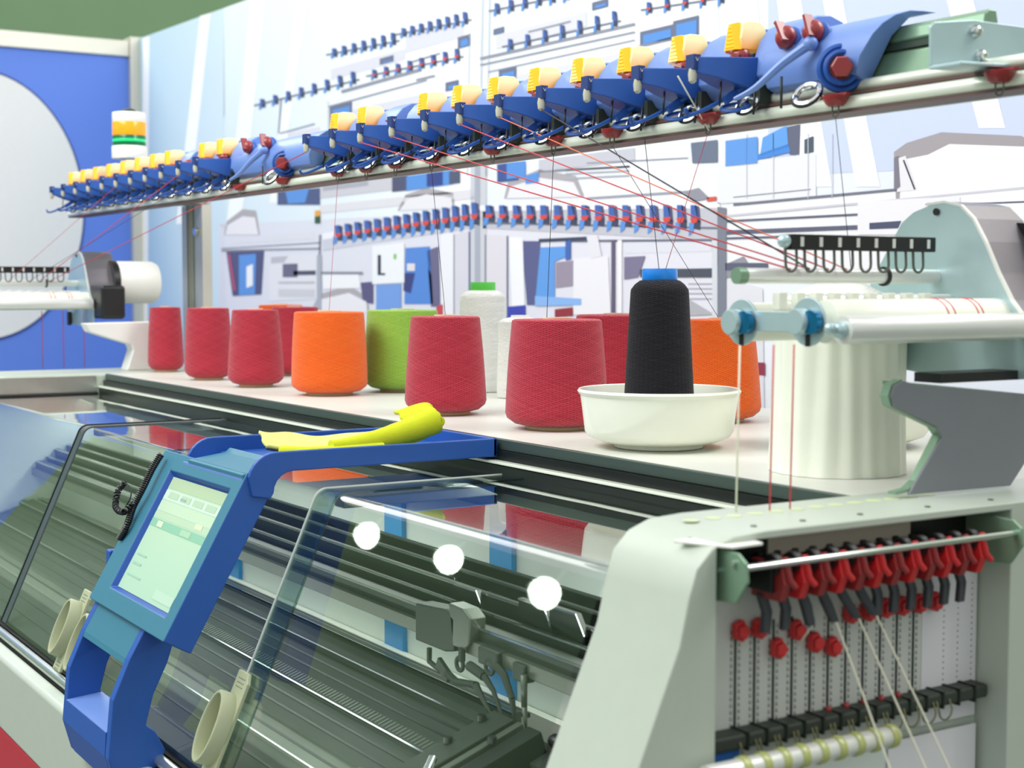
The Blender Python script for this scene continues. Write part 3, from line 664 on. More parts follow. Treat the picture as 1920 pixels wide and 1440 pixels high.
for i in range(4): mb.face([vi[i], vi[(i+1) % 4], vr[(i+1) % 4], vr[i]])
for i in range(4): mb.face([vo[(i+1) % 4], vo[i], vb[i], vb[(i+1) % 4]])
mb.face(vb); mb.use(M['bluek']).face(vr)
hs = mb.obj('housing', None, term, .0025, seg=2)
# screen as flat display with pale interface blocks
class Scr:
    pass
bm = bmesh.new(); cl = bm.loops.layers.float_color.new('Col')
def sq(x0, h0, x1, h1, rgb, lay, rgb2=None):
    w = sx1-sx0-.014; hh = sh1-sh0-.014
    P_ = [T(sx0+.007+w*x0, sh0+.007+hh*h0, -.0085+lay*.0003), T(sx0+.007+w*x1, sh0+.007+hh*h0, -.0085+lay*.0003), T(sx0+.007+w*x1, sh0+.007+hh*h1, -.0085+lay*.0003), T(sx0+.007+w*x0, sh0+.007+hh*h1, -.0085+lay*.0003)]
    f = bm.faces.new([bm.verts.new(p-wloc(term)) for p in P_])
    for i, l in enumerate(f.loops): l[cl] = lin(rgb if (rgb2 is None or i < 2) else rgb2)
sq(0, 0, 1, 1, (172, 206, 182), 0, (186, 214, 186))
sq(0, .90, 1, 1, (176, 198, 164), 1); sq(0, .80, 1, .885, (200, 222, 204), 1); sq(0, .70, 1, .79, (190, 214, 186), 1)
sq(0, .56, 1, .63, (140, 192, 164), 1); sq(0, .64, 1, .69, (182, 208, 178), 1)
for x0 in (.08, .3, .52, .74): sq(x0, .82, x0+.17, .875, (178, 204, 176), 2)
sq(.30, .83, .40, .85, (150, 176, 172), 3); sq(.12, .57, .22, .62, (206, 222, 196), 2); sq(.55, .57, .72, .62, (168, 204, 172), 2)
sq(.72, .66, .84, .70, (210, 224, 186), 2); sq(.05, .22, .2, .24, (156, 196, 176), 2); sq(.05, .3, .22, .315, (156, 196, 176), 2); sq(.05, .12, .3, .135, (156, 196, 176), 2); sq(.62, .04, .95, .12, (182, 212, 190), 2)
me = bpy.data.meshes.new('screen'); bm.to_mesh(me); bm.free(); me.materials.append(vcol('screen_glow', .3, .0)); o = bpy.data.objects.new('screen', me); C.objects.link(o); o.parent = hs
o['label'] = 'pale green lit touch screen'
# lower arm: slanted neck, open handle loop and foot (profile in Y-Z, spans X)
ax0, ax1 = -2.345, -2.105
def A(u, v, X=ax1): p = at(u, v, 0, X); return (p.y, p.z)
# right side outline traced on the plane of its side face
nk = [A(375, 1150), A(330, 1225), A(268, 1260), A(240, 1350), A(238, 1440), A(300, 1420), A(318, 1400), A(308, 1370), A(280, 1340), A(290, 1300), A(330, 1230)]
side = [(.705, 1.03), (.690, 1.006), (.665, .962), (.640, .905), (.632, .82), (.645, .772), (.690, .785), (.712, .800), (.716, .822), (.702, .850), (.688, .862), (.70, .905), (.722, .95), (.745, 1.02)]
t = .018
def armside(x): return MB().xprism(side, x, x+t)
mb = armside(ax0); mb.obj('arm_side', M['blue'], term, .002)
mb = armside(ax1-t); mb.obj('arm_side', M['blue'], term, .002)
mb = MB(); mb.xprism([(.705, 1.03), (.690, 1.004), (.665, .960), (.662, .952), (.70, .945), (.722, .952), (.745, 1.02)], ax0+t, ax1-t); mb.obj('neck', M['teal'], term)
mb = MB(); mb.xprism([(.634, .853), (.632, .82), (.645, .772), (.690, .785), (.712, .800), (.716, .822), (.702, .850), (.690, .858)], ax0+t, ax1-t); mb.obj('foot', M['blue'], term)
mb = MB(); mb.xprism([(.6345, .854), (.690, .8585), (.690, .8598), (.6345, .8555)], ax0+t, ax1-t); mb.obj('palm_ledge', M['bluel'], term)
# stylus holder and coiled cord on the left side
mb = MB(); mb.box(T(-.012, .06, -.018), (.02, .02, .055), None); mb.obj('stylus_holder', M['blue'], term, .003)
def coil(pts, R, r, turns):
    P_ = [Vector(p) for p in pts]; seg = [(P_[i+1]-P_[i]).length for i in range(len(P_)-1)]; tot = sum(seg); out = []; N = turns*9
    for k in range(N+1):
        d = tot*k/N; i = 0
        while i < len(seg)-1 and d > seg[i]: d -= seg[i]; i += 1
        f = d/seg[i]; p = P_[i].lerp(P_[i+1], f); tg = (P_[i+1]-P_[i]).normalized(); u = tg.orthogonal().normalized(); w = tg.cross(u)
        a = 2*PI*k/9; out.append(p+R*(math.cos(a)*u+math.sin(a)*w))
    return out
def sm(P_, n=6):
    P_ = [Vector(p) for p in P_]; out = []
    for i in range(len(P_)-1):
        p0 = P_[max(i-1, 0)]; p1 = P_[i]; p2 = P_[i+1]; p3 = P_[min(i+2, len(P_)-1)]
        for k in range(n):
            t_ = k/n; out.append(.5*((2*p1)+(-p0+p2)*t_+(2*p0-5*p1+4*p2-p3)*t_*t_+(-p0+3*p1-3*p2+p3)*t_**3))
    out.append(P_[-1]); return out
def TP(u, v, off=0): return atp(u, v, fn, fn.dot(O)+off)
cord = sm([TP(302, 852, .012), TP(285, 880, .014), TP(268, 915, .014), TP(250, 950, .012), TP(238, 985, .008), TP(224, 1010, .004)])
mb = MB(); mb.tube(coil(cord, .0042, .002, 46), .0019, 5); co = mb.obj('coiled_cord', M['cable'], None)
tag(co, 'black coiled stylus cord running down the left edge of the blue terminal', 'cord')
mb = MB(); mb.tube(coil(sm([TP(250, 942, .016), TP(232, 960, .02), TP(217, 950, .02), TP(222, 920, .02), TP(234, 905, .02)]), .004, .002, 22), .0018, 5); mb.tube(sm([TP(234, 905, .02), TP(245, 915, .02), TP(244, 935, .02), TP(228, 962, .018)]), .0012, 5); mb.obj('cord_loop', M['cable'], co)

# ================================================================ TRAY
tray = thing('side_tray', 'long blue open tray cantilevered from the terminal over the clear cover', 'tray', (-2.12, 1.0, 1.235))
X0, X1 = -2.255, -1.995; Y0, Y1 = .80, 1.22; ZT = 1.262; ZB = 1.233
mb = MB()
for xa, xb in ((X0, X0+.008), (X1-.008, X1)):
    pr_ = [(Y1, ZB), (Y1, ZT)]+[(y, z) for y, z in arc(Y0+.050, ZT-.045, .045, 90, 165, 6)]+[(Y0+.012, 1.20), (Y0+.04, 1.195)]+[(y, z) for y, z in reversed(arc(Y0+.075, ZB-.03, .03, 90, 180, 5))]
    mb = MB(); mb.xprism(pr_, xa, xb); mb.obj('side_wall', M['blue'], tray, .002)
mb = MB(); mb.bb((X0, Y1-.008, ZB), (X1, Y1, ZT)); mb.obj('end_wall', M['blue'], tray, .002)
mb = MB(); mb.bb((X0+.008, Y0+.06, ZB), (X1-.008, Y1-.008, ZB+.006)); mb.obj('tray_base', M['blue'], tray)
mb = MB(); mb.xprism([(.80, 1.225), (.875, 1.235), (.875, 1.243), (.868, 1.247), (.86, 1.240), (.80, 1.232)], X0+.03, X1-.008); mb.obj('front_lip', M['teal'], tray, .002)
mb = MB(); mb.xprism([(.80, 1.222), (.872, 1.233), (.872, 1.236), (.80, 1.226)], X0+.008, X1-.008); mb.obj('tray_ramp', M['bluel'], tray)
# lime cloth lying rolled in the tray
def clothmesh():
    mb = MB(); n, m_ = 34, 14
    def surf(i, j):
        a = i/n; b_ = j/m_
        y = .885+.30*a; x = -2.14+.055*(b_-.5)*2*(1-.25*a)+.02*math.sin(a*3)
        z = 1.243+.012*math.sin(PI*b_)+.006*math.sin(a*7+b_*5)
        if a > .45: z += .055*((a-.45)/.55)**1.4*(.5+.7*math.sin(PI*b_)); 
        if a < .1: z += .008*math.sin(b_*9)
        return Vector((x, y, z))
    V = [[mb.bm.verts.new(surf(i, j)) for j in range(m_+1)] for i in range(n+1)]
    for i in range(n):
        for j in range(m_): mb.use(M['limep'] if (i < 14 and j < 7) else M['lime']).face([V[i][j], V[i+1][j], V[i+1][j+1], V[i][j+1]], True)
    return mb
cl_ = thing('cleaning_cloth', 'crumpled lime yellow cloth rolled up in the blue tray', 'cloth', (-2.13, 1.0, 1.239))
def ribbon(path, hw, name, m, up=(1, 0, 0), thick=.003, wob=.003):
    P_ = sm(path, 8); mb = MB().use(m); up = Vector(up); V = []
    for i, p in enumerate(P_):
        row = []
        for j in range(9):
            b_ = j/8-.5; row.append(mb.bm.verts.new(p+up*hw*2*b_+Vector((0, wob*math.sin(j*1.3+i*.35), wob*math.sin(j*1.9+i*.5)))))
        V.append(row)
    for i in range(len(V)-1):
        for j in range(8): mb.face([V[i][j], V[i+1][j], V[i+1][j+1], V[i][j+1]], True)
    o = mb.obj(name, m, cl_)
    s = o.modifiers.new('solid', 'SOLIDIFY'); s.thickness = thick
    return o
# folded sheet running along the tray, curling upward into a roll at its far end
ribbon([(-2.10, .915, 1.246), (-2.13, .96, 1.243), (-2.12, 1.02, 1.244), (-2.10, 1.07, 1.250), (-2.09, 1.12, 1.268), (-2.08, 1.155, 1.289), (-2.085, 1.15, 1.300), (-2.10, 1.105, 1.290)], .030, 'folded_sheet', M['lime'], (-.8, .1, .25), .005, .002)
ribbon([(-2.13, .885, 1.268), (-2.13, .92, 1.264), (-2.12, .97, 1.258), (-2.11, 1.03, 1.258), (-2.10, 1.08, 1.266), (-2.09, 1.115, 1.276)], .024, 'upper_fold', M['limep'], (-.75, .1, .42), .005, .0015)
mb = MB(); N = 40
pth = [Vector((-2.07, .97+.18*i/11, 1.254+.034*(i/11)**1.8)) for i in range(12)]
mb.tube(pth, .012, 16, r2=.022); mb.obj('rolled_end', M['lime'], cl_)
mb = MB(); mb.tube([(-2.10, .90, 1.250), (-2.07, .93, 1.249), (-2.06, .98, 1.248), (-2.055, 1.05, 1.249)], .0085, 12, r2=.011); mb.obj('rolled_end', M['lime'], cl_)
mb = MB(); mb.prism([(-2.23, .93, 1.24), (-2.13, .935, 1.24), (-2.15, .94, 1.262), (-2.21, .94, 1.262)], (0, .004, 0)); mb.obj('dark_lining', M['black'], cl_)

# ================================================================ CONES
def cone_mb(rt, rb, h=.182):
    pr_ = [(.012, .016), (rb*.62, .005), (rb*.82, .009), (rb*.965, .018), (rb*1.0, .026)]
    for i in range(1, 9):
        t_ = i/8; pr_.append((rb+(rt-rb)*t_+.0012*math.sin(PI*t_), .026+(h-.030)*t_))
    pr_ += [(rt*.992, h-.002), (rt*.95, h), (rt*.7, h+.0005), (rt*.45, h+.001), (rt*.30, h)]
    return pr_
def yarn_cone(name, label, loc, rt, rb, ym, group, h=.182):
    t = thing(name, label, 'yarn cone', loc, group)
    wnd = MB().lathe(cone_mb(rt, rb, h), (0, 0, 0), 'Z', 64).obj('yarn_winding', ym, t, origin=(0, 0, 0))
    MB().lathe([(rb*.60, 0), (rb*.60, .008), (.004, .008)], (0, 0, 0), 'Z', 40).obj('paper_core', M['paper'], t, origin=(0, 0, 0))
    MB().lathe([(rt*.31, h-.002), (rt*.33, h+.003), (rt*.27, h+.003), (rt*.26, h-.02), (.002, h-.02)], (0, 0, 0), 'Z', 32).obj('core_rim', mat('core_cream', (244, 226, 190), .6), wnd, origin=(0, 0, 0))
    return t
SH = 1.2605
spec = [
 ('crimson yarn cone at the far left end of the shelf row', (-4.06, 1.40), .0416, .049, YR, .179),
 ('crimson yarn cone second from the left in the front row', (-3.662, 1.375), .053, .0605, YR, .182),
 ('crimson yarn cone just left of the orange cone, third in the front row', (-3.349, 1.375), .0545, .0665, YR, .182),
 ('dark crimson yarn cone half hidden behind the left of the orange cone', (-3.72, 1.64), .062, .072, YR, .182),
 ('bright orange yarn cone in the middle of the left row', (-3.014, 1.41), .0765, .0835, YO, .182),
 ('light green yarn cone partly behind the orange one', (-3.03, 1.60), .080, .087, YG, .184),
 ('crimson yarn cone behind the end of the blue tray', (-2.446, 1.382), .0645, .0765, YR, .182),
 ('large crimson yarn cone directly left of the cream bowl', (-2.099, 1.40), .0755, .0865, YR, .183),
 ('crimson yarn cone at the back, behind the black cone and the big crimson one', (-2.37, 1.72), .078, .086, YR, .183),
 ('orange yarn cone behind the cream bowl and black cone', (-2.061, 1.72), .060, .075, YO, .180),
 ('orange yarn cone mostly hidden behind two crimson cones at left', (-3.86, 1.66), .060, .070, YO, .186),
]
for lab, (x, y), rt, rb, ym, hh in spec:
    yarn_cone('yarn_cone', lab, (x, y, SH), rt, rb, ym, 'coloured yarn cones on the shelf', hh)
def thread_cone(label, loc, r0, r1, h, ym, colm, capr, flat=.85):
    t = thing('thread_cone', label, 'thread cone', loc, 'tall thread cones with coloured collars')
    hs = h*flat
    pr_ = [(.006, .001), (r0*.97, .001), (r0, .006)]+[(r0+(r1-r0)*i/6, .006+(hs-.006)*i/6) for i in range(1, 7)]
    pr_ += [(r1*.985, hs+h*.02), (r1*.85, hs+h*.05), (capr*1.12, hs+h*.072), (capr*.9, hs+h*.075)]
    MB().lathe(pr_, (0, 0, 0), 'Z', 64).obj('thread_winding', ym, t, origin=(0, 0, 0))
    z0 = hs+h*.068
    MB().lathe([(capr*.95, z0), (capr, z0+.002), (capr, h-.004), (capr*.96, h), (capr*.62, h), (capr*.58, h-.015), (.002, h-.015)], (0, 0, 0), 'Z', 40).obj('collar', colm, t, origin=(0, 0, 0))
    return t
bk = thread_cone('tall black thread cone with bright blue collar standing in the cream bowl', (-1.774, 1.366, SH+.011), .055, .0432, .253, YB, M['cyan'], .0262, .86)
thread_cone('white thread cone with green collar behind the crimson cone', (-2.925, 1.75, SH), .056, .0515, .247, YW, M['green'], .029)
thread_cone('plain white thread cone without visible collar between two crimson cones', (-2.72, 1.72, SH), .050, .046, .176, YW, M['white'], .02, .9)
# cone in ribbed film on the right
t = thing('wrapped_cone', 'white thread cone with green collar wrapped in fluted cream film at the right', 'thread cone', (-1.42, 1.385, SH))
MB().lathe([(.078, 0), (.078, .215), (.070, .223), (.03, .242), (.0285, .243)], (0, 0, 0), 'Z', 48).obj('thread_winding', YW, t, origin=(0, 0, 0))
MB().lathe([(.028, .241), (.028, .254), (.018, .254), (.018, .245), (.002, .245)], (0, 0, 0), 'Z', 32).obj('collar', M['green'], t, origin=(0, 0, 0))
mb = MB(); N = 144; rings = []
random.seed(3); ph = [random.uniform(-.5, .5) for _ in range(20)]
for h_ in (0, .02, .06, .11, .16, .20, .222):
    ring = []
    for k in range(N):
        a = 2*PI*k/N; f = (a*19/(2*PI)+.25*math.sin(3*a+h_*6)) % 1.; s = abs(f-.5)*2
        r_ = .0845+.0035*s+.0012*math.sin(5*a+h_*20)-.004*(h_/.222)
        ring.append(mb.bm.verts.new((r_*math.cos(a), r_*math.sin(a), h_)))
    rings.append(ring)
for i in range(len(rings)-1):
    for k in range(N): mb.face([rings[i][k], rings[i][(k+1) % N], rings[i+1][(k+1) % N], rings[i+1][k]], True)
mb.obj('ribbed_film', M['film'], t, origin=(0, 0, 0))
# bowls
def bowl(label, loc):
    t = thing('plastic_bowl', label, 'bowl', loc, 'cream plastic bowls on the shelf')
    pr_ = [(.002, .0), (.064, .0), (.066, .001), (.067, .006), (.086, .009), (.104, .016), (.110, .024), (.1145, .060), (.117, .078), (.1195, .080), (.1205, .084), (.119, .087), (.1165, .086), (.114, .078), (.111, .060), (.106, .026), (.098, .016), (.07, .011), (.002, .010)]
    bd = MB().lathe(pr_, (0, 0, 0), 'Z', 80, False).obj('bowl_body', M['cream'], t, origin=(0, 0, 0))
    MB().torus((0, 0, .0835), .1195, .0017, (0, 0, 1), 80, 6).obj('bowl_rim', M['cream'], bd, origin=(0, 0, 0))
    return t
bowl('round cream plastic bowl holding the black thread cone', (-1.774, 1.366, SH))
bowl('round cream plastic bowl half hidden behind the fluted wrapped cone', (-1.64, 1.63, SH))
# ================================================================ OVERHEAD RAIL
def each(name, m, par, *fs, **kw):
    for f in fs:
        q = MB(); f(q); last = q.obj(name, m, par, **kw)
    return last
rl = thing('overhead_rail', 'long green grey aluminium rail carrying the blue yarn tension units', 'rail', (-3.0, 1.38, 1.71))
RX0, RX1 = -4.78, -.86
mb = MB()
mb.use(M['railg']).xprism([(1.362, 1.752), (1.366, 1.780), (1.372, 1.785), (1.40, 1.785), (1.40, 1.740), (1.362, 1.740)], RX0, -1.18)
mb.obj('rail_body', None, rl, .002)
mb = MB(); mb.use(M['railg']).xprism([(1.375, 1.785), (1.366, 1.794), (1.369, 1.808), (1.376, 1.813), (1.388, 1.813), (1.395, 1.785)], RX0, -1.18); mb.obj('rail_crest', None, rl, .002)
mb = MB(); mb.use(M['raild']).bb((RX0, 1.364, 1.783), (-1.18, 1.377, 1.790)); mb.obj('rail_groove', None, rl)  # dark green grey strip between body and crest
mb = MB(); mb.use(M['ridge']).tube([(RX0, 1.352, 1.745), (RX1, 1.352, 1.745)], .0075, 12); mb.use(M['sepr']).bb((RX0, 1.340, 1.7335), (RX1, 1.40, 1.7375)); mb.obj('upper_ridge', None, rl)  # pale colour of both ridges paints the rail's highlight lines
mb = MB(); mb.use(M['ridge']).tube([(RX0, 1.345, 1.724), (RX1, 1.345, 1.724)], .0095, 14); mb.use(M['railg']).bb((RX0, 1.347, 1.7145), (RX1, 1.40, 1.7335)); mb.use(M['sepr']).bb((RX0, 1.338, 1.7125), (RX1, 1.38, 1.7155)); mb.obj('lower_ridge', None, rl)
# ceramic eyelets under the rail
ex_ = [(-1.123, 0), (-1.374, 0), (-1.619, 0), (-1.843, 0), (-2.001, 0), (-2.187, 0), (-2.4, 0), (-2.54, 0), (-2.663, 0), (-2.793, 0), (-3.07, 0), (-3.32, 0)]
words = ['first', 'second', 'third', 'fourth', 'fifth', 'sixth', 'seventh', 'eighth', 'ninth', 'tenth', 'eleventh', 'twelfth']
pe = None
for i, (x, _) in enumerate(ex_):
    lab = 'dark red eyelet with wire loop under the overhead rail, %s counted from the right end' % words[i]
    if pe is None:
        pe = thing('yarn_eyelet', lab, 'eyelet', (0, 0, 0), 'wire eyelets under the rail')
        MB().lathe([(.0165, .0), (.016, -.004), (.0125, -.010), (.009, -.013)], (0, 0, 0), 'Z', 20).bb((-.022, -.004, -.001), (.022, .004, .002)).obj('eyelet_base', M['red'], pe, origin=(0, 0, 0))
        MB().tube([(-.0055, 0, -.011), (-.0055, 0, -.02)]+[(-.0055*math.cos(PI*k/8), 0, -.02-.0065*math.sin(PI*k/8)) for k in range(9)]+[(.0055, 0, -.011)], .0011, 6).obj('wire_loop', M['steel2'], pe, origin=(0, 0, 0))
        pe.location = (x, 1.328, 1.733)
    else: dup(pe, (x, 1.328, 1.733), lab)
# ---------------------------------------------------------------- tension unit (local: origin at cap centre line X, Y=0 at 1.33, Z=0 at 1.80)
def unit():
    t = thing('yarn_tension_unit', 'x', 'tension unit', (0, 0, 0))
    # back plate: quarter round, one pitch wide, with a scooped recess behind the cap
    pl = [(.085, .045), (.062, .052), (.040, .050), (.020, .040), (.006, .024), (-.002, .004), (-.004, -.022), (.010, -.040), (.030, -.046), (.085, -.046)]
    mb = MB(); mb.xprism(pl, .020, .094, True); o = mb.obj('back_plate', M['bluel'], t, .002, origin=(0, 0, 0))
    mb = MB(); mb.xprism([(.085, .040), (.050, .040), (.030, .020), (.020, .0), (.020, -.046), (.085, -.046)], -.0285, .020); mb.obj('recess', M['bluek'], t, origin=(0, 0, 0))
    # curved blade reaching forward to the guide
    top = [(.040, .006), (.0, .002), (-.030, .004), (-.060, .002), (-.074, .004)]; bot = [(-.074, -.020), (-.062, -.022), (-.045, -.034), (-.02, -.042), (.01, -.046), (.040, -.046)]
    mb = MB(); sec = []
    ys = [-.074, -.068, -.055, -.04, -.02, 0, .02, .045]
    zt = [.004, .002, .001, .001, .001, .002, .004, .008]; zb = [-.017, -.020, -.025, -.031, -.037, -.041, -.044, -.046]
    xr = [-.018, -.008, .006, .016, .024, .028, .030, .032]; xl = [-.026, -.027, -.027, -.027, -.027, -.027, -.027, -.027]
    V = []
    for i in range(8): V.append([mb.bm.verts.new(p) for p in ((xl[i], ys[i], zb[i]), (xr[i], ys[i], zb[i]), (xr[i], ys[i], zt[i]), (xl[i], ys[i], zt[i]))])
    for i in range(7):
        for k in range(4): mb.face([V[i][k], V[i][(k+1) % 4], V[i+1][(k+1) % 4], V[i+1][k]], True)
    mb.face(V[0]); mb.face(V[7]); bl_ = mb.obj('blade', M['blue'], t, .0015, origin=(0, 0, 0))
    tp_ = MB().use(M['bluek']).bb((-.029, -.0775, -.014), (-.012, -.066, .0055)).use(M['white'])
    for dz_, sl_ in ((-.0015, .5), (.0012, -.5), (.0038, .5)): tp_.box((-.0118, -.0718+dz_*.9, -.001), (.0006, .0008, .0055), Matrix.Rotation(sl_, 3, 'X'))
    tp_.obj('blade_tip', None, bl_, .001, origin=(0, 0, 0))
    MB().lathe([(.002, -.032), (.0052, -.029), (.0062, -.020), (.005, -.013), (.002, -.011)], (-.020, -.073, 0), 'Z', 14).obj('ceramic_guide', mat('ceramic', (196, 196, 176), .25, coat=.5), bl_, origin=(0, 0, 0))
    # amber cap: wedge nose with ribs + rounded cover
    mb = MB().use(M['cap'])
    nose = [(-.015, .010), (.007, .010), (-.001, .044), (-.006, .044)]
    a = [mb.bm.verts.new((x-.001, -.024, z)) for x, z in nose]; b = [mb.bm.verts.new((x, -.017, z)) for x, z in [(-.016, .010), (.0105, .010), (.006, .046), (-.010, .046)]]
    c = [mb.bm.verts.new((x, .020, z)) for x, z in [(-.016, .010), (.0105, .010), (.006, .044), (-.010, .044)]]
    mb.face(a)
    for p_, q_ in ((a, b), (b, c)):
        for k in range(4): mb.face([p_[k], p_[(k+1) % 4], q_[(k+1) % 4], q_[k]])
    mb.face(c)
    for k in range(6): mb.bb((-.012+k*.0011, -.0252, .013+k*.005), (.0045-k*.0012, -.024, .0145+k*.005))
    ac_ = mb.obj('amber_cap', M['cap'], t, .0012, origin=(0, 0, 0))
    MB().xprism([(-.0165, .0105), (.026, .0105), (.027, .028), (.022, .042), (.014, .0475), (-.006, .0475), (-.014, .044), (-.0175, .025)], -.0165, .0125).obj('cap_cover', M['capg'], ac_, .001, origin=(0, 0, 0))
    k = MB().sphere((.001, -.010, .004), .0145, (1, .9, 1)); k.box((.001, -.022, .008), (.028, .004, .0035), Matrix.Rotation(.3, 3, 'Y')); k.obj('red_knob', M['red'], t, origin=(0, 0, 0))
    # thread arm below, drop pins, disc wheel
    MB().tube(sm([(.012, -.012, -.036), (-.004, -.030, -.050), (-.012, -.060, -.066), (-.012, -.085, -.074), (-.010, -.092, -.066)], 5), .0036, 8, r2=.0022).box((.005, -.02, -.043), (.006, .045, .010), Matrix.Rotation(math.radians(32), 3, 'X')).obj('thread_arm', M['blue'], t, .0, origin=(0, 0, 0))
    axw = Vector((.25, -.75, .6))
    w = MB().use(M['chrome']).torus((.022, -.015, -.060), .0135, .0035, axw, 26, 8); td_ = w.obj('tension_disc', M['chrome'], t, origin=(0, 0, 0))
    MB().torus((.0225, -.0165, -.0612), .0155, .0018, axw, 26, 6).obj('disc_rim', M['black'], td_, origin=(0, 0, 0))
    for oc in (ac_, *ac_.children): oc.data.transform(Matrix.Translation((0, 0, .003)))
    each('drop_pin', M['black'], t, lambda q: q.tube([(.040, -.018, -.04), (.042, -.022, -.075)], .0016, 6), lambda q: q.tube([(.004, -.045, -.030), (.004, -.047, -.062)], .0014, 6), origin=(0, 0, 0))
    MB().torus((.004, -.020, -.062), .018, .0030, Vector((.2, -.3, .95)), 24, 6).obj('lower_ring', M['blue'], t, origin=(0, 0, 0))
    each('guide_block', M['steel'], t, lambda q: q.bb((.028, -.006, -.060), (.036, .012, -.030)), lambda q: q.bb((-.012, -.004, -.058), (-.004, .010, -.036)), origin=(0, 0, 0))
    return t
ord_ = ['first', 'second', 'third', 'fourth', 'fifth', 'sixth', 'seventh', 'eighth', 'ninth', 'tenth', 'eleventh']
U = unit(); used = False
YU, ZU = 1.33, 1.796
groups = [([-1.545, -1.665, -1.787, -1.908, -2.030, -2.155, -2.275, -2.398, None, -2.645, -2.768], 'near', -2.525), ([-3.397, -3.516, None, -3.764, -3.883, -4.008, -4.133, -4.262, -4.392, -4.520, -4.645], 'far', -3.64)]
for xs, nm, kx in groups:
    k = 0
    for x in xs:
        if x is None: continue
        lab = 'amber capped blue tension unit, %s from the red hexagon knob, %s row' % (ord_[k], nm)
        if not used: U['label'] = lab; U['group'] = 'amber capped tension units, near row'; U.location = (x, YU, ZU); used = True
        else: dup(U, (x, YU, ZU), lab, 'amber capped tension units, %s row' % nm)
        k += 1
    # capless unit: exposed red knob
    src = U
    r = dup(U, (kx, YU, ZU), 'blue tension unit without amber cap, bare red knob showing, in the %s row' % nm, 'capless tension units')
    for ch in list(r.children):
        if ch.name.startswith('amber_cap'):
            for g_ in list(ch.children): bpy.data.objects.remove(g_)
            bpy.data.objects.remove(ch)
def knob(c, r, ang, name, par):
    n = Vector((.35, -.85, .35)).normalized()
    mb = MB(); mb.sphere(c, r, (1, .85, 1), 24); rot = Matrix.Rotation(ang, 3, 'Y')
    mb.box(Vector(c)+n*r*.75+Vector((0, 0, r*.15)), (r*.28, r*.9, r*1.9), rot); mb.tube([Vector(c)+rot @ Vector((0, -r*.3, r*.8)), Vector(c)+rot @ Vector((0, -r*.6, r*1.5))], r*.16, 6)
    return mb.obj(name, M['red'], par)
def endplate(dx, lab, kn, hx, xr, xl):
    t = thing('drive_end_plate', lab, 'mounting plate', (xl, 1.34, 1.78), 'blue end plates of the tension rows')
    pl = [(1.415, 1.848), (1.392, 1.848), (1.37, 1.846), (1.35, 1.836), (1.336, 1.820), (1.328, 1.80), (1.324, 1.775), (1.332, 1.756), (1.35, 1.748), (1.36, 1.75), (1.36, 1.80), (1.375, 1.835)]
    pl = [(y, z if z < 1.8 else 1.8+(z-1.8)*.62) for y, z in pl]
    L_ = MB(); Va = []; x_top = xr; x_bot = xr-.055
    a = [L_.bm.verts.new((xl, y, z)) for y, z in pl]
    b = [L_.bm.verts.new((x_bot+(x_top-x_bot)*min(1, max(0, (z-1.75)/.08)), y, z)) for y, z in pl]
    L_.face(a); L_.face(b); n = len(a)
    for i in range(n): L_.face([a[i], b[i], b[(i+1) % n], a[(i+1) % n]], True)
    L_.obj('plate', M['bluel'], t, .0015)
    # recess pool behind the knobs
    for kx in kn: MB().sphere((kx-.004, 1.338, 1.810), .021, (1.1, .5, 1.0), 20).obj('knob_well', M['blue'], t)
    for i, kx in enumerate(kn): knob((kx, 1.326, 1.816), .0150, (-.5, -.35)[i], 'red_knob', t)
    mb = MB(); p0 = Vector((kn[1]-.0+.004, 1.318, 1.800)); 
    mb.tube(sm([p0, p0+Vector((-.03, -.018, -.022)), p0+Vector((-.062, -.035, -.05)), p0+Vector((-.09, -.045, -.062))], 5), .0072, 8, r2=.003); mb.sphere(p0, .0095); mb.obj('thread_arm', M['bluel'], t)
    axk = Vector((.72, -.66, -.05)).normalized(); c = Vector((hx, 1.322, 1.765))
    R3 = axk.to_track_quat('Z', 'Y').to_matrix()
    mb = MB().torus(c-axk*.012, .026, .0042, axk, 32, 8); mb.torus(c-axk*.004, .0185, .004, axk, 28, 8); mb.lathe([(.026, -.022), (.026, -.012), (.004, -.012)], c, R3, 28); mb.obj('drive_collar', M['blue'], t)
    mb = MB().lathe([(.0135, -.012), (.0135, .014), (.0115, .017)], c, R3, 6); mb.lathe([(.0165, -.012), (.0165, -.004)], c, R3, 24); o = mb.obj('hexagon_knob', M['red'], t)
    for p in o.data.polygons: p.use_smooth = False
    axw = Vector((.25, -.75, .6)); c2 = Vector((hx-.055, 1.318, 1.738))
    MB().torus(c2, .0165, .0042, axw, 28, 8).obj('tension_disc', M['chrome'], t); MB().torus(c2+Vector((0, -.002, -.0015)), .019, .002, axw, 28, 6).obj('disc_rim', M['black'], t)
    MB().tube([(hx-.10, 1.315, 1.765), (hx-.10, 1.315, 1.725)], .0017, 6).obj('drop_pin', M['steel'], t)
endplate(0, 'large blue end plate with two red knobs and hexagon knob, near row', (-1.463, -1.413), -1.358, -1.292, -1.505)
endplate(0, 'large blue end plate with two red knobs and hexagon knob, far row', (-3.262, -3.152), -3.052, -2.885, -3.355)
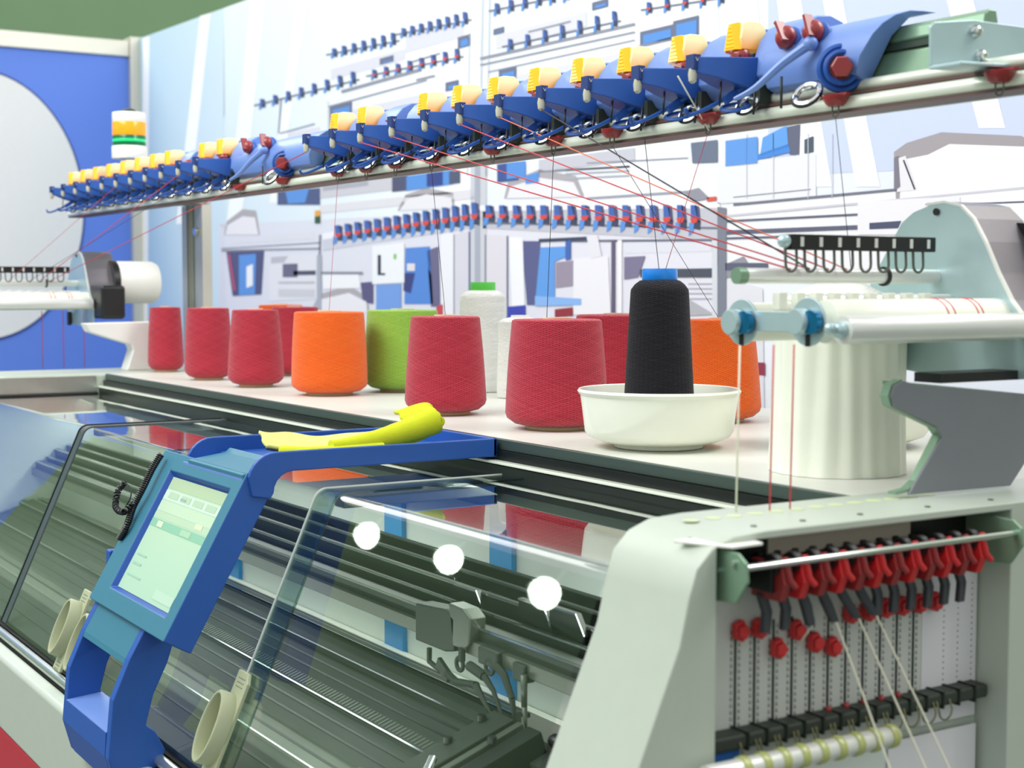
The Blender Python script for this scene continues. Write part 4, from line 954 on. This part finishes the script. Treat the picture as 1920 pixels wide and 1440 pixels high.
# zinc end bracket on the rail and its bolts
br = thing('rail_bracket', 'galvanised plate bracket bolted over the right end of the overhead rail', 'bracket', (-1.17, 1.4, 1.78))
bx = -1.17
B = [at(u, v, 0, bx) for u, v in ((1741, 50), (1748, 42), (1820, 38), (1990, 62), (1990, 138), (1741, 124))]
MB().prism(B, (.004, 0, 0)).obj('web_plate', M['zinc'], br, .001)
mb = MB(); a, b = B[-1], B[-2]; mb.prism([a, b, b+Vector((0, 0, -.004)), a+Vector((0, 0, -.004))], (.045, 0, 0)); mb.obj('lower_flange', M['zinc'], br, .001)
for u, v in ((1826, 60), (1836, 106)):
    p = at(u, v, 0, bx+.004); MB().lathe([(.0075, 0), (.0075, .003), (.0055, .003), (.0055, .008), (.003, .009)], p, 'X', 16).obj('bolt', M['chrome'], br)
# support posts of the rail
for x, lab in ((-4.35, 'pair of slim aluminium posts under the left half of the overhead rail'), (-.93, 'aluminium post carrying the right end of the overhead rail')):
    t = thing('rail_post', lab, 'post', (x, 1.62, 1.26))
    if x < -4: 
        each('post', M['post'], t, lambda q: q.bb((-4.475, 1.60, SH), (-4.425, 1.63, 1.74)), lambda q: q.bb((-4.36, 1.60, SH), (-4.30, 1.63, 1.74)))
        MB().bb((-4.42, 1.612, SH), (-4.366, 1.622, 1.74)).obj('post_infill', M['aluw'], t)
        each('post_slot', M['shell_dk'], t, lambda q: q.bb((-4.372, 1.597, SH), (-4.366, 1.60, 1.74)), lambda q: q.bb((-4.424, 1.597, SH), (-4.420, 1.60, 1.74)))
        MB().lathe([(.012, 0), (.012, .008), (.004, .012)], (-4.34, 1.59, 1.66), 'Y', 16).obj('clamp_knob', M['chrome'], t)
        MB().bb((-4.475, 1.44, 1.742), (-4.30, 1.63, 1.76)).obj('post_arm', M['alu'], t, .002)
    else:
        MB().bb((-.96, 1.62, .0), (-.90, 1.68, 1.76)).obj('post', M['alu'], t, .002); MB().bb((-.96, 1.44, 1.755), (-.90, 1.68, 1.79)).obj('post_arm', M['alu'], t, .002)
# signal tower
p = at(243, 298, 1, 1.385)
t = thing('signal_tower', 'round signal beacon with amber and green bands above the far end of the rail', 'signal light', (p.x, 1.385, 1.806))
z0 = p.z; R_ = .047
MB().lathe([(.012, 0), (.012, z0-1.806)], (0, 0, 0), 'Z', 16).obj('beacon_stem', M['white'], t, origin=(0, 0, 0))
def seg(n, a, b, m, r=R_): MB().lathe([(r*.98, z0-1.806+a), (r, z0-1.806+a+.003), (r, z0-1.806+b-.002), (r*.98, z0-1.806+b)], (0, 0, 0), 'Z', 36).obj(n, m, t, origin=(0, 0, 0))
seg('beacon_base', 0, .036, M['white'], .050); seg('green_lens', .036, .066, M['lens_g']); seg('green_lens_glow', .045, .057, M['lens_gh'], R_*1.004); seg('amber_lens', .066, .104, M['lens_a'], R_*1.02); seg('beacon_top', .104, .132, M['white'], R_*1.01)
MB().sphere((0, 0, z0-1.806+.134), .022, (1, 1, .5)).obj('beacon_cap', M['steel'], t, origin=(0, 0, 0))

# ================================================================ TAKE-UP ROLLER UNITS
def PX(u, v, y): q = at(u, v, 1, y); return (q.x, q.z)
def xprj(u, v, x): return at(u, v, 0, x)
rn = thing('roller_feeder', 'zinc roller feeder with white rollers and black hook comb on the near grey stand', 'yarn feeder drive', (-1.2, 1.30, 1.40), 'motorised roller feeders')
YP = 1.45
op = [(1676, 445), (1690, 418), (1712, 398), (1740, 386), (1775, 381), (1805, 388), (1828, 412), (1850, 455), (1875, 515), (1900, 565), (1925, 600), (1940, 640), (1938, 712), (1762, 706), (1700, 694), (1668, 690), (1652, 672), (1640, 640), (1628, 590), (1632, 530)]
plp = [PX(u, v, YP) for u, v in op]
MB().yprism(plp, YP, YP+.004).obj('face_plate', M['zinc'], rn, .0008)
# satin band around the upper right rim
rim = [PX(u, v, YP+.004) for u, v in op[3:12]]
mb = MB(); mb.strip([(x, YP+.004, z) for x, z in rim], (0, .085, 0), .002); mb.obj('rim_band', M['band'], rn)
mb = MB(); mb.strip([(x, YP-.001, z) for x, z in rim], (0, .005, 0), .003); mb.obj('rim_lip', M['aluw'], rn)
MB().lathe([(.0045, 0), (.0045, .002)], (*[PX(1754, 397, YP-.003)[0]], YP-.003, PX(1754, 397, YP-.003)[1]), 'Y', 14).obj('plate_hole', M['black'], rn)
mc = PX(1800, 560, YP); mcz = mc[1]
MB().lathe([(.055, YP+.09), (.062, YP+.092), (.062, YP+.20), (.055, YP+.215), (.02, YP+.218)], (mc[0]+.02, 0, mcz+.03), 'Y', 40).obj('motor_cover', M['white'], rn)
MB().lathe([(.064, YP+.075), (.064, YP+.092)], (mc[0]+.02, 0, mcz+.03), 'Y', 40).obj('motor_ring', M['black'], rn)
# rollers along Y
def roller(u, v, y0, y1, r, X, m, nm, n=28, seg=0):
    q = at(u, v, 0, X); mb = MB().use(m)
    pr_ = [(r*.96, y0), (r, y0+.003), (r, y1)]
    mb.lathe(pr_, (X, 0, q.z), 'Y', n)
    return mb.obj(nm, None, rn), q
XA, XB2, XC = -1.335, -1.225, -1.175
ya = at(1395, 600, 0, XA).y; yb = at(1545, 607, 0, XB2).y; yc = at(1580, 622, 0, XC).y
_, qa = roller(1395, 604, ya, YP, .0225, XA, M['cream'], 'yarn_roller'); _, qb = roller(1545, 603, yb, YP, .0245, XB2, M['cream'], 'yarn_roller')
roller(1580, 619, yc, YP, .0155, XC, M['aluw'], 'smooth_rod'); roller(1450, 568, ya+.05, YP, .010, -1.30, M['aluw'], 'smooth_rod')
# dark thread bands on the near roller
for yy in (.62, .66, .80, .83): MB().torus((XB2, yb+(YP-yb)*yy, qb.z), .0247, .0009, (0, 1, .12), 28, 5).obj('wound_thread', M['thr'], rn)
# end link with round caps
mb = MB(); za = qa.z+.0; zb_ = qb.z
mb.lathe([(.027, 0), (.027, .003)], (XA, ya-.004, za), 'Y', 32); mb.lathe([(.027, 0), (.027, .003)], (XB2, ya-.004, zb_), 'Y', 32)
mb.bb((XA, ya-.004, (za+zb_)/2-.011), (XB2, ya-.001, (za+zb_)/2+.012))
mb.obj('end_link', M['zinc'], rn, .001)
each('roller_cap', M['zinc'], rn, lambda q: q.lathe([(.0135, -.016), (.015, -.014), (.015, -.003)], (XA-.004, ya-.004, za), 'Y', 28), lambda q: q.lathe([(.0135, -.016), (.015, -.014), (.015, -.003)], (XB2-.004, ya-.004, zb_), 'Y', 28))
for X, z in ((XA, za), (XB2, zb_)): MB().lathe([(.013, -.010), (.013, -.003)], (X+.013, ya-.004, z), 'Y', 20).obj('blue_washer', mat('blue_steel', (30, 120, 170), .2, metal=.7), rn)
for X, z in ((XA, za), (XB2, zb_)): MB().bb((X-.002, ya-.0055, z-.027), (X+.004, ya-.004, z-.014)).obj('cap_slot', M['black'], rn)
MB().sphere((XC, yc-.004, at(1580, 619, 0, XC).z), .009).sphere((XC, yc-.018, at(1580, 619, 0, XC).z+.002), .0065).obj('rod_nut', M['zinc'], rn)
# hook comb
XH = -1.30
h0 = at(1478, 452, 0, XH); h1 = at(1748, 458, 0, XH)
mb = MB(); mb.bb((XH-.006, h0.y, h0.z-.010), (XH+.006, h1.y, h0.z+.008)); mb.obj('comb_bar', M['black'], rn, .001)
MB().sphere((XH, h0.y-.006, h0.z), .008).obj('comb_nut', M['zinc'], rn)
for i in range(8):
    y = h0.y+.004+i*(h1.y-h0.y-.02)/7.3; z = h0.z-.010; w = .0085
    MB().tube([(XH, y-w, z+.002)]+[(XH+.001, y-w*math.cos(PI*k/8), z-.016-.009*math.sin(PI*k/8)) for k in range(9)]+[(XH, y+w, z+.002)], .0017, 6).obj('thread_hook', M['steel2'], rn)
    MB().bb((XH+.006, y+.009, h0.z-.006), (XH+.0068, y+.014, h0.z+.005)).obj('comb_slot', M['aluw'], rn)
mb = MB(); q0 = at(1380, 517, 0, -1.32); q1 = at(1655, 517, 0, -1.32); mb.use(M['railg']).lathe([(.0095, q0.y), (.0095, q0.y+.012)], (-1.32, 0, q0.z), 'Y', 16); mb.use(M['aluw']).lathe([(.009, q0.y+.012), (.009, YP)], (-1.32, 0, q0.z), 'Y', 16); mb.use(M['black']).lathe([(.012, q1.y), (.012, q1.y+.004)], (-1.32, 0, q0.z), 'Y', 16); mb.obj('guide_rod', None, rn)
for i in range(9):
    q = at(1455+i*34, 568, 0, -1.29); MB().bb((-1.296, q.y, q.z-.008), (-1.284, q.y+.012, q.z+.012)).obj('comb_block', M['cream'], rn, .001)
# mirror the finished unit to the far end of the machine
mb = MB(); v = PX(1668, 690, YP); mb.bb((v[0]-.0, YP-.012, v[1]-.006), (v[0]+.02, YP-.002, v[1]+.035)); mb.obj('cable_gland', M['black'], rn, .003)
rf = dup(rn, (rn.location.x-3.10, rn.location.y-.19, rn.location.z-.005), 'small zinc roller feeder with white motor at the far left of the shelf')
for ch in list(rf.children):
    if ch.name.startswith('rim_band'): ch.data = ch.data.copy(); 
bk2 = MB().bb((rf.location.x-.09, YP-.185, 1.405), (rf.location.x+.10, YP-.115, 1.50)).obj('black_cover', M['black'], rf, .01)
# stands
st = thing('feeder_stand', 'bent grey sheet metal stand on the grey end housing', 'stand', (-1.2, 1.35, 1.262), 'sheet metal stands')
XS = -1.185
sp_ = [(1668, 742), (1672, 724), (1690, 714), (1720, 722), (1960, 742), (1960, 800), (1890, 910), (1700, 927), (1712, 905), (1762, 820), (1752, 800), (1672, 762)]
pts = [xprj(u, v, XS) for u, v in sp_]
zmin = min(p.z for p in pts); 
for p in pts:
    if p.z < 1.2635: p.z = 1.2635
MB().prism(pts, (.004, 0, 0)).obj('stand_web', M['stand'], st, .0008)
mb = MB(); path = [xprj(u, v, XS) for u, v in ((1680, 928), (1704, 922), (1722, 905), (1766, 818), (1754, 797), (1672, 757), (1668, 742), (1674, 724), (1692, 716))]
for p in path:
    if p.z < 1.2635: p.z = 1.2635
mb.strip(path, (-.012, 0, 0), .003); mb.obj('stand_flange', M['railg'], st)
a = xprj(1692, 716, XS); b = xprj(1960, 742, XS); mb = MB(); mb.prism([a, b, b+Vector((0, 0, -.004)), a+Vector((0, 0, -.004))], (-.03, 0, 0)); mb.obj('stand_top', M['railg'], st)
a = xprj(1745, 716, XS-.02); b = xprj(1900, 722, XS-.02); MB().bb((XS-.045, a.y, a.z-.001), (XS-.005, b.y, a.z+.010)).obj('rubber_pad', M['black'], st)
s2 = thing('feeder_stand', 'white angular stand at the far left end of the shelf', 'stand', (-4.2, 1.36, 1.262), 'sheet metal stands')
XS2 = -4.2; p2 = [xprj(u, v, XS2) for u, v in ((150, 606), (158, 622), (190, 632), (234, 645), (238, 655), (226, 695), (300, 697), (300, 602), (200, 604))]
for p in p2: p.z = max(p.z, 1.262)
MB().prism(p2, (.06, 0, 0)).obj('stand_web', M['wht'], s2, .003)
# ================================================================ YARN TENSIONERS ON THE END FACE
XPN = XR-.044
pn = thing('tension_panel', 'pale slotted panel with number scales set in the end housing opening', 'panel', (XPN, 1.13, 1.06))
ya_, yb_ = .921, 1.332
def EP(u, v, x=None): q = at(u, v, 0, XPN if x is None else x); return q
zt = 1.205; zb2 = EP(1500, 1375).z
MB().bb((XPN-.003, ya_, zb2-.02), (XPN, yb_, 1.203)).obj('scale_plate', M['panel'], pn)
MB().bb((XPN-.0035, 1.245, zb2-.02), (XPN+.0008, yb_, 1.196)).obj('blank_plate', M['panelw'], pn)
slots = [1378, 1416, 1451, 1486, 1521, 1553, 1586, 1619, 1650, 1681, 1711, 1741]
ys = [EP(x, 1250).y for x in slots]
y0s, y1s = ys[0], ys[-1]; ys = [y0s+(y1s-y0s)*i/11 for i in range(12)]
mb = MB(); mk = MB()
zs_t = EP(1521, 1150).z
for i, y in enumerate(ys):
    MB().bb((XPN, y-.0014, zb2+.004), (XPN+.0006, y+.0014, zs_t)).obj('slot', M['chan'], pn)
    for k in range(16):
        z = zb2+.014+k*.0068
        if z > zs_t: break
        for s in (-1, 1):
            mk.bb((XPN, y+s*.0052-.0012, z), (XPN+.0004, y+s*.0052+.0012, z+.0022)); mk.bb((XPN, y+s*.0052-.0012, z+.0030), (XPN+.0004, y+s*.0052+.0006, z+.0040))
for i in range(4):
    y = y1s+.022+i*.0225
    for k in range(18):
        mk.bb((XPN+.0008, y-.0008, zb2+.02+k*.0065), (XPN+.0012, y+.0008, zb2+.0215+k*.0065))
tag(mk.obj('scale_marks', mat('scale_ink', (104, 108, 108), .6), pn), kind='stuff')
MB().bb((XPN-.003, ya_, 1.203), (XPN, yb_, 1.2525)).obj('upper_back', M['chan'], pn)
a = EP(1437, 1013); MB().bb((XPN, a.y, 1.205), (XPN+.003, EP(1703, 985).y, 1.2515)).obj('connector_plate', mat('beige_plate', (196, 190, 174), .5), pn)
MB().bb((XPN, EP(1765, 1040).y, 1.2), (XPN+.012, yb_, 1.213)).obj('circuit_strip', M['pcb'], pn); a = EP(1840, 992); MB().bb((XPN, a.y-.02, a.z-.008), (XPN+.02, a.y+.03, a.z+.010)).obj('relay_block', M['chan'], pn, .002); [MB().box((XPN+.022, a.y+.006+i*.004, a.z+.002), (.003, .002, .01)).obj('contact_pin', M['gold'], pn) for i in range(4)]
for i in range(11):
    y = ya_+.055+i*.024; MB().bb((XPN+.003, y, 1.206), (XPN+.012, y+.011, 1.226)).bb((XPN+.003, y+.002, 1.225), (XPN+.008, y+.008, 1.232)).obj('sensor_clip', M['black'], pn, .001)
# cross bar with side ears
XBAR = -1.075
cb = thing('yarn_guide_bar', 'round metal bar held by two green grey ears across the end opening', 'bar', (XBAR, 1.1, 1.22))
qa_ = at(1394, 1066, 0, XBAR); qb_ = at(1911, 1001, 0, XBAR)
MB().tube([(XBAR, qa_.y, qa_.z), (XBAR, qb_.y, qa_.z)], .0036, 10).obj('bar', M['chrome'], cb)
def ear(y, w, sgn):
    z = qa_.z; prof = [(XPN, z+.016), (XBAR-.004, z+.014), (XBAR+.008, z+.006), (XBAR+.010, z-.012), (XBAR-.006, z-.034), (XPN, z-.040)]
    return MB().yprism(prof, y, y+w)
ear(qa_.y-.004, .0035, 1).obj('bar_ear', M['railg'], cb, .001)
ear(qb_.y-.006, .0035, -1).obj('bar_ear', M['railg'], cb, .001)
MB().prism([(XPN, qa_.y-.03, qa_.z+.017), (XBAR-.01, qa_.y-.004, qa_.z+.017), (XBAR-.012, qa_.y+.035, qa_.z+.017), (XPN, qa_.y+.045, qa_.z+.017)], (0, 0, .003)).obj('top_tab', M['white'], cb, .001)
each('ear_rivet', M['chrome'], cb, lambda q: q.lathe([(.003, 0), (.003, .003)], (XBAR-.03, qa_.y-.0075, qa_.z-.006), 'Y', 10), lambda q: q.lathe([(.003, 0), (.003, .003)], (XBAR-.008, qa_.y-.0075, qa_.z+.004), 'Y', 10))
# tensioners
kz_px = [1185, 1180, 1218, 1183, 1207, 1215, 1152, 1148, 1142, 1138, 1134, 1130]; kx_px = [1383, 1421, 1455, 1492, 1523, 1556, 1594, 1626, 1657, 1687, 1718, 1748]
swing = [0, 0, .25, .45, .62, .62, .05, 0, 0, 0, 0, 0]
def star(c, r, par, name='slide_knob', m=None):
    mb = MB(); pts = []
    for k in range(20):
        a = 2*PI*k/20; rr = r*(1+.12*math.cos(5*a)); pts.append((rr*math.cos(a), rr*math.sin(a)))
    mb.prism([(c[0], c[1]+y*.92, c[2]+z*1.28) for y, z in pts], (.009, 0, 0)); mb.prism([(c[0]+.009, c[1]+y*.8, c[2]+z*.85) for y, z in pts], (.005, 0, 0))
    return mb.obj(name, m or M['redb'], par, .0015)
z_ax = qa_.z
for i, y in enumerate(ys):
    kp = at(kx_px[i], kz_px[i], 0, XPN+.01)
    lab = 'red and black yarn tensioner on the end face, %s from the left ear' % words[i]
    t = thing('yarn_tensioner', lab, 'yarn tensioner', (XPN, y, 1.20), 'yarn tensioners on the end housing')
    yy = y+.004
    MB().bb((XPN+.012, yy-.005, z_ax-.032), (XBAR-.016, yy+.003, z_ax-.004)).lathe([(.011, 0), (.011, .008)], (XBAR-.018, yy-.004, z_ax-.004), 'Y', 16).obj('tensioner_body', M['black'], t, .0015)
    mb = MB(); mb.prism([(XPN+.018, yy, z_ax-.002), (XBAR-.006, yy, z_ax-.006), (XBAR-.002, yy, z_ax-.022), (XBAR-.010, yy, z_ax-.040), (XPN+.018, yy, z_ax-.040)], (0, .0095, 0)); mb.tube([(XBAR-.006, yy+.004, z_ax+.004), (XBAR-.001, yy+.006, z_ax-.018), (XBAR, yy+.013, z_ax-.026)], .0034, 8); mb.obj('red_clamp', M['redb'] if i % 2 else M['red'], t, .0015)
    s = swing[i]; L_ = .040
    p0 = Vector((XPN+.028, yy+.002, z_ax-.036)); p1 = p0+Vector((.004, .004+.2*s*L_, -L_*.45)); p2 = p1+Vector((-.002, s*L_*.75, -L_*.55))
    mb = MB(); rt = .0056
    mb.prism([p0+Vector((0, -rt, 0)), p0+Vector((0, rt, 0)), p1+Vector((0, rt, 0)), p2+Vector((0, rt*.9, 0)), p2+Vector((0, -rt*.9, 0)), p1+Vector((0, -rt, 0))], (.006, 0, 0)); mb.obj('tension_arm', mat('arm_grey', (58, 62, 68), .4), t, .001)
    star((XPN+.002, y, kp.z), .0084, t)
    t['_tip'] = [p2.x, p2.y, p2.z]
tips = [tuple(o['_tip']) for o in C.objects if '_tip' in o.keys()]
for o in C.objects:
    if '_tip' in o.keys(): del o['_tip']
# hook rail under the panel
XK = XPN+.024
q0 = at(1342, 1398, 0, XK); q1 = at(1869, 1284, 0, XK)
hr = thing('hook_rail', 'dark segmented rail with wire hooks below the slotted panel', 'hook rail', (XK, 1.1, q0.z-.01))
MB().bb((XPN-.002, ya_-.012, q0.z-.010), (XK, yb_-.004, q0.z+.006)).obj('rail_bar', M['steel'], hr, .004)
n = 16
for i in range(n):
    y = ys[0]-.003+i*(ys[11]-ys[0])/11.
    if y > yb_-.01: break
    MB().bb((XPN+.0, y-.0015, q0.z-.0115), (XK+.0012, y+.0015, q0.z+.0075)).obj('rail_divider', M['blackm'], hr)
    if i < 12: MB().tube([(XK, y-.010, q0.z-.002)]+[(XK+.004, y-.010*math.cos(PI*k/8), q0.z-.012-.011*math.sin(PI*k/8)) for k in range(9)]+[(XK, y+.010, q0.z-.002)], .0011, 6).obj('wire_hook', mat('hook_olive', (128, 128, 96), .3, metal=.7), hr)

# lower ringed tube and panels
XT = -1.075; q0 = at(1400, 1436, 0, XT); q1 = at(1676, 1394, 0, XT)
rt_ = thing('ringed_tube', 'pale tube with olive rings at the bottom of the end opening', 'tube', (XT, (q0.y+q1.y)/2, q0.z))
MB().lathe([(.0105, q0.y-.05), (.0105, q1.y), (.009, q1.y+.002)], (XT, 0, q0.z-.002), 'Y', 24).obj('tube', M['aluw'], rt_)
for i in range(9): MB().lathe([(.0120, 0), (.0124, .002), (.0124, .006), (.0120, .008)], (XT, q1.y-.010-i*.0245, q0.z-.002), 'Y', 24).obj('ring', M['olive'], rt_)
MB().bb((XPN+.004, 1.19, .35), (XPN+.007, yb_-.004, zb2-.028)).obj('lower_panel', M['panelw'], pn, .001)
MB().bb((XPN+.002, ya_, .35), (XPN+.004, 1.19, zb2-.028)).obj('lower_back', M['inner'], pn)
MB().bb((XPN+.006, ya_+.002, .62), (XPN+.02, ya_+.05, at(1365, 1408, 0, XPN+.02).z)).obj('blue_block', mat('deep_blue_part', (16, 84, 156), .4), pn, .003)
for i in range(5): y = ys[4+i]; MB().sphere((XK, y+.004, q0.z+.022), .0035).obj('red_bead', M['red'], hr)

# ================================================================ YARN STRANDS
def strand(pts, m, lab, r=.0007, sag=0.):
    P_ = [Vector(p) for p in pts]
    if sag:
        o = []
        for i in range(len(P_)-1):
            for k in range(8):
                f = k/8; p = P_[i].lerp(P_[i+1], f); p.z -= sag*4*f*(1-f); o.append(p)
        o.append(P_[-1]); P_ = o
    return tag(MB().tube(P_, r, 5).obj('yarn_strand', m), lab, 'yarn', 'yarn strands')
def eye(i): return Vector((ex_[i][0], 1.328, 1.7085))
strand([eye(4), (-2.099, 1.38, SH+.184)], M['thb'], 'thin dark strand rising from the large crimson cone to the fifth eyelet', .00055)
strand([eye(6), (-2.446, 1.382, SH+.183)], M['thb'], 'thin dark strand rising from the crimson cone at the tray end', .00055)
strand([(-1.765, 1.33, 1.712), (-1.774, 1.366, SH+.253)], M['thb'], 'dark strand rising straight up from the black cone collar', .00055)
strand([eye(2), (-1.765, 1.366, SH+.253)], M['thr'], 'reddish strand slanting from the black cone collar to the third eyelet', .0005)
strand([eye(3), (-2.061, 1.72, SH+.18)], M['thb'], 'thin strand from the fourth eyelet towards the back orange cone', .0005)
strand([eye(1), (-1.40, 1.385, SH+.254)], M['thb'], 'thin dark strand dropping from the second eyelet to the fluted wrapped cone', .0005)
strand([eye(9), (-3.014, 1.41, SH+.183)], M['thr'], 'red strand dropping towards the orange cone from the tenth eyelet', .0005)
strand([(-1.60, 1.26, 1.778), (-1.62, 1.33, 1.712)], M['thw'], 'white strand hanging from the first guide tip across the rail', .0011)
comb = lambda k: Vector((XH, h0.y+.004+k*(h1.y-h0.y-.02)/7.3, h0.z-.032))
g = lambda x: Vector((x-.020, YU-.073, ZU-.030))
strand([g(-2.525), comb(0)], M['thr'], 'long red strand from the capless unit of the near row to the near feeder comb', .0011)
strand([g(-2.398), comb(1)], M['thr'], 'red strand just above the longest one, running to the near feeder comb', .0010)
strand([g(-2.155), comb(2)], M['thr'], 'red strand from the sixth near unit to the near feeder comb', .0010)
strand([g(-2.030), comb(3)], M['tho'], 'orange red strand from the fifth near unit to the near feeder comb', .0009)
strand([g(-1.908), comb(1)], M['thb'], 'dark grey strand running from the fourth near unit to the near feeder comb', .0011)
combf = lambda k: comb(k)+Vector((rf.location-rn.location))
strand([g(-2.768), combf(6)], M['thr'], 'long red strand running left under the far row to the far feeder', .0010)
strand([g(-3.516), combf(5)], M['thr'], 'red strand from the far row down to the far feeder comb', .0010)
strand([g(-3.30), combf(4)], M['thb'], 'thin dark strand from the far row to the far feeder comb', .0006)
strand([g(-4.008), combf(2)], M['thr'], 'faint red strand from the middle of the far row to the far feeder', .0006)
# strands dropping from the near feeder through the housing top
for (u, v), m, r, lab in (((1380, 960), M['thw'], .0011, 'white strand dropping in front of the shelf edge left of the red pair'), ((1443, 958), M['thr'], .0010, 'left one of the two red strands entering the end housing top'), ((1481, 955), M['thr'], .0010, 'right one of the two red strands entering the end housing top')):
    q = at(u, v, 2, 1.262); X = q.x
    strand([(X, q.y, 1.262), (X+.0, q.y+.003, qa.z-.02)], m, lab, r)
for dy, m, lab in ((-.03, M['thr'], 'left faint red strand hanging from the far feeder roller'), (.03, M['thr'], 'dark red strand hanging from the middle of the far feeder roller'), (.09, M['thr'], 'right faint red strand hanging from the far feeder roller')):
    X = rf.location.x-.06; strand([(X, 1.17+dy, qa.z-.03), (X, 1.17+dy, 1.263)], m, lab, .0012)
# pale yarns from the tensioner arms
for i, (u, v) in ((3, (1640, 1362)), (4, (1698, 1356)), (5, (1738, 1352))):
    e = at(u, v, 0, -1.06); p_ = Vector(tips[i])+Vector((.006, 0, 0)); d_ = e-p_
    strand([p_, e, p_+d_*1.45], M['thw'], 'pale yarn slanting down from the %s tensioner arm' % words[i], .0011)
p_ = Vector(tips[2])+Vector((.006, 0, 0)); e = at(1492, 1215, 0, XPN+.012); strand([p_, e], M['thw'], 'short pale yarn below the third tensioner arm', .0008)

# ================================================================ LIGHT
w = bpy.data.worlds.new('World'); bpy.context.scene.world = w; w.use_nodes = True; N = w.node_tree.nodes; L = w.node_tree.links
bg = N['Background']; tc = N.new('ShaderNodeTexCoord'); sp = N.new('ShaderNodeSeparateXYZ'); rp_ = N.new('ShaderNodeValToRGB')
mp = N.new('ShaderNodeMapRange'); mp.inputs[1].default_value = -1; mp.inputs[2].default_value = 1
L.new(tc.outputs['Generated'], sp.inputs[0]); L.new(sp.outputs['Z'], mp.inputs[0]); L.new(mp.outputs[0], rp_.inputs[0]); L.new(rp_.outputs[0], bg.inputs[0])
r = rp_.color_ramp; r.elements[0].position = .42; r.elements[0].color = (.30, .33, .31, 1); r.elements[1].position = .75; r.elements[1].color = (1, 1, .99, 1)
e_ = r.elements.new(.5); e_.color = (.62, .68, .64, 1)
bg.inputs[1].default_value = .82
def area(loc, tgt, size, power, col=(1, 1, 1), sy=None):
    l = bpy.data.lights.new('area', 'AREA'); l.energy = power; l.size = size; l.color = col
    if sy: l.shape = 'RECTANGLE'; l.size_y = sy
    o = bpy.data.objects.new('area_light', l); C.objects.link(o); o.location = loc
    o.rotation_euler = (Vector(tgt)-Vector(loc)).to_track_quat('-Z', 'Y').to_euler(); return o
area((-.4, 3.6, 4.2), (-2.6, 1.3, 1.3), 2.2, 120, (1, .99, .96))
area((-3.0, -1.5, 4.4), (-3.0, 2.4, 1.6), 3.5, 150, (.98, 1, .98), 2)
area((-8.0, 1.0, 4.6), (-5.0, 1.4, 1.2), 2.5, 60)
def inner_fill(x0, x1, y, z, tgt, power):  # added fill lamps that brighten the machine interior
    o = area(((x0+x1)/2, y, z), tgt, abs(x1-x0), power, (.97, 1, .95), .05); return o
inner_fill(XL, XI, 1.17, 1.19, ((XL+XI)/2, 1.05, .9), 4.5)
inner_fill(XL, XI, .80, .87, ((XL+XI)/2, 1.3, 1.0), 2)
# round hall downlights mirrored in the sloped cover
dl = [(-7.77, -1.97, 2.6), (-6.79, -1.95, 2.6), (-5.9, -1.98, 2.6)]
for p, lab in zip(dl, ('far', 'middle', 'near')):
    d = (Vector((-1.7, .88, 1.17))-Vector(p)).normalized()
    R3 = d.to_track_quat('Z', 'Y').to_matrix()
    t = thing('hall_spotlight', '%s round spotlight whose glare shows in the sloped clear cover' % lab, 'spotlight', p, 'hall spotlights')
    MB().lathe([(.075, 0), (.075, .01)], p, R3, 28).obj('lamp_face', M['lampm'], t); MB().lathe([(.05, -.12), (.082, -.01), (.082, .008), (.076, .008), (.076, -.004)], p, R3, 28, False).obj('lamp_shade', M['white'], t)
    MB().tube([Vector(p)-d*.1, Vector(p)-d*.1+Vector((0, 0, 1.2))], .012, 8).obj('lamp_stem', M['white'], t)
# ================================================================ CAMERA
cam = bpy.data.cameras.new('camera'); co_ = bpy.data.objects.new('camera', cam); C.objects.link(co_)
cam.sensor_width = 36; cam.lens = F*36/1920; cam.clip_start = .05; cam.clip_end = 80
Rm = Matrix((Rt, Up, -Fw)).transposed(); co_.matrix_world = Matrix.Translation((0, 0, CZ)) @ Rm.to_4x4()
cam.dof.use_dof = True; cam.dof.focus_distance = 2.45; cam.dof.aperture_fstop = 6.0
bpy.context.scene.camera = co_
sc = bpy.context.scene; sc.view_settings.view_transform = 'Standard'; sc.view_settings.look = 'None'; sc.view_settings.exposure = .2
sc.cycles.max_bounces = 10; sc.cycles.transparent_max_bounces = 24; sc.cycles.glossy_bounces = 5
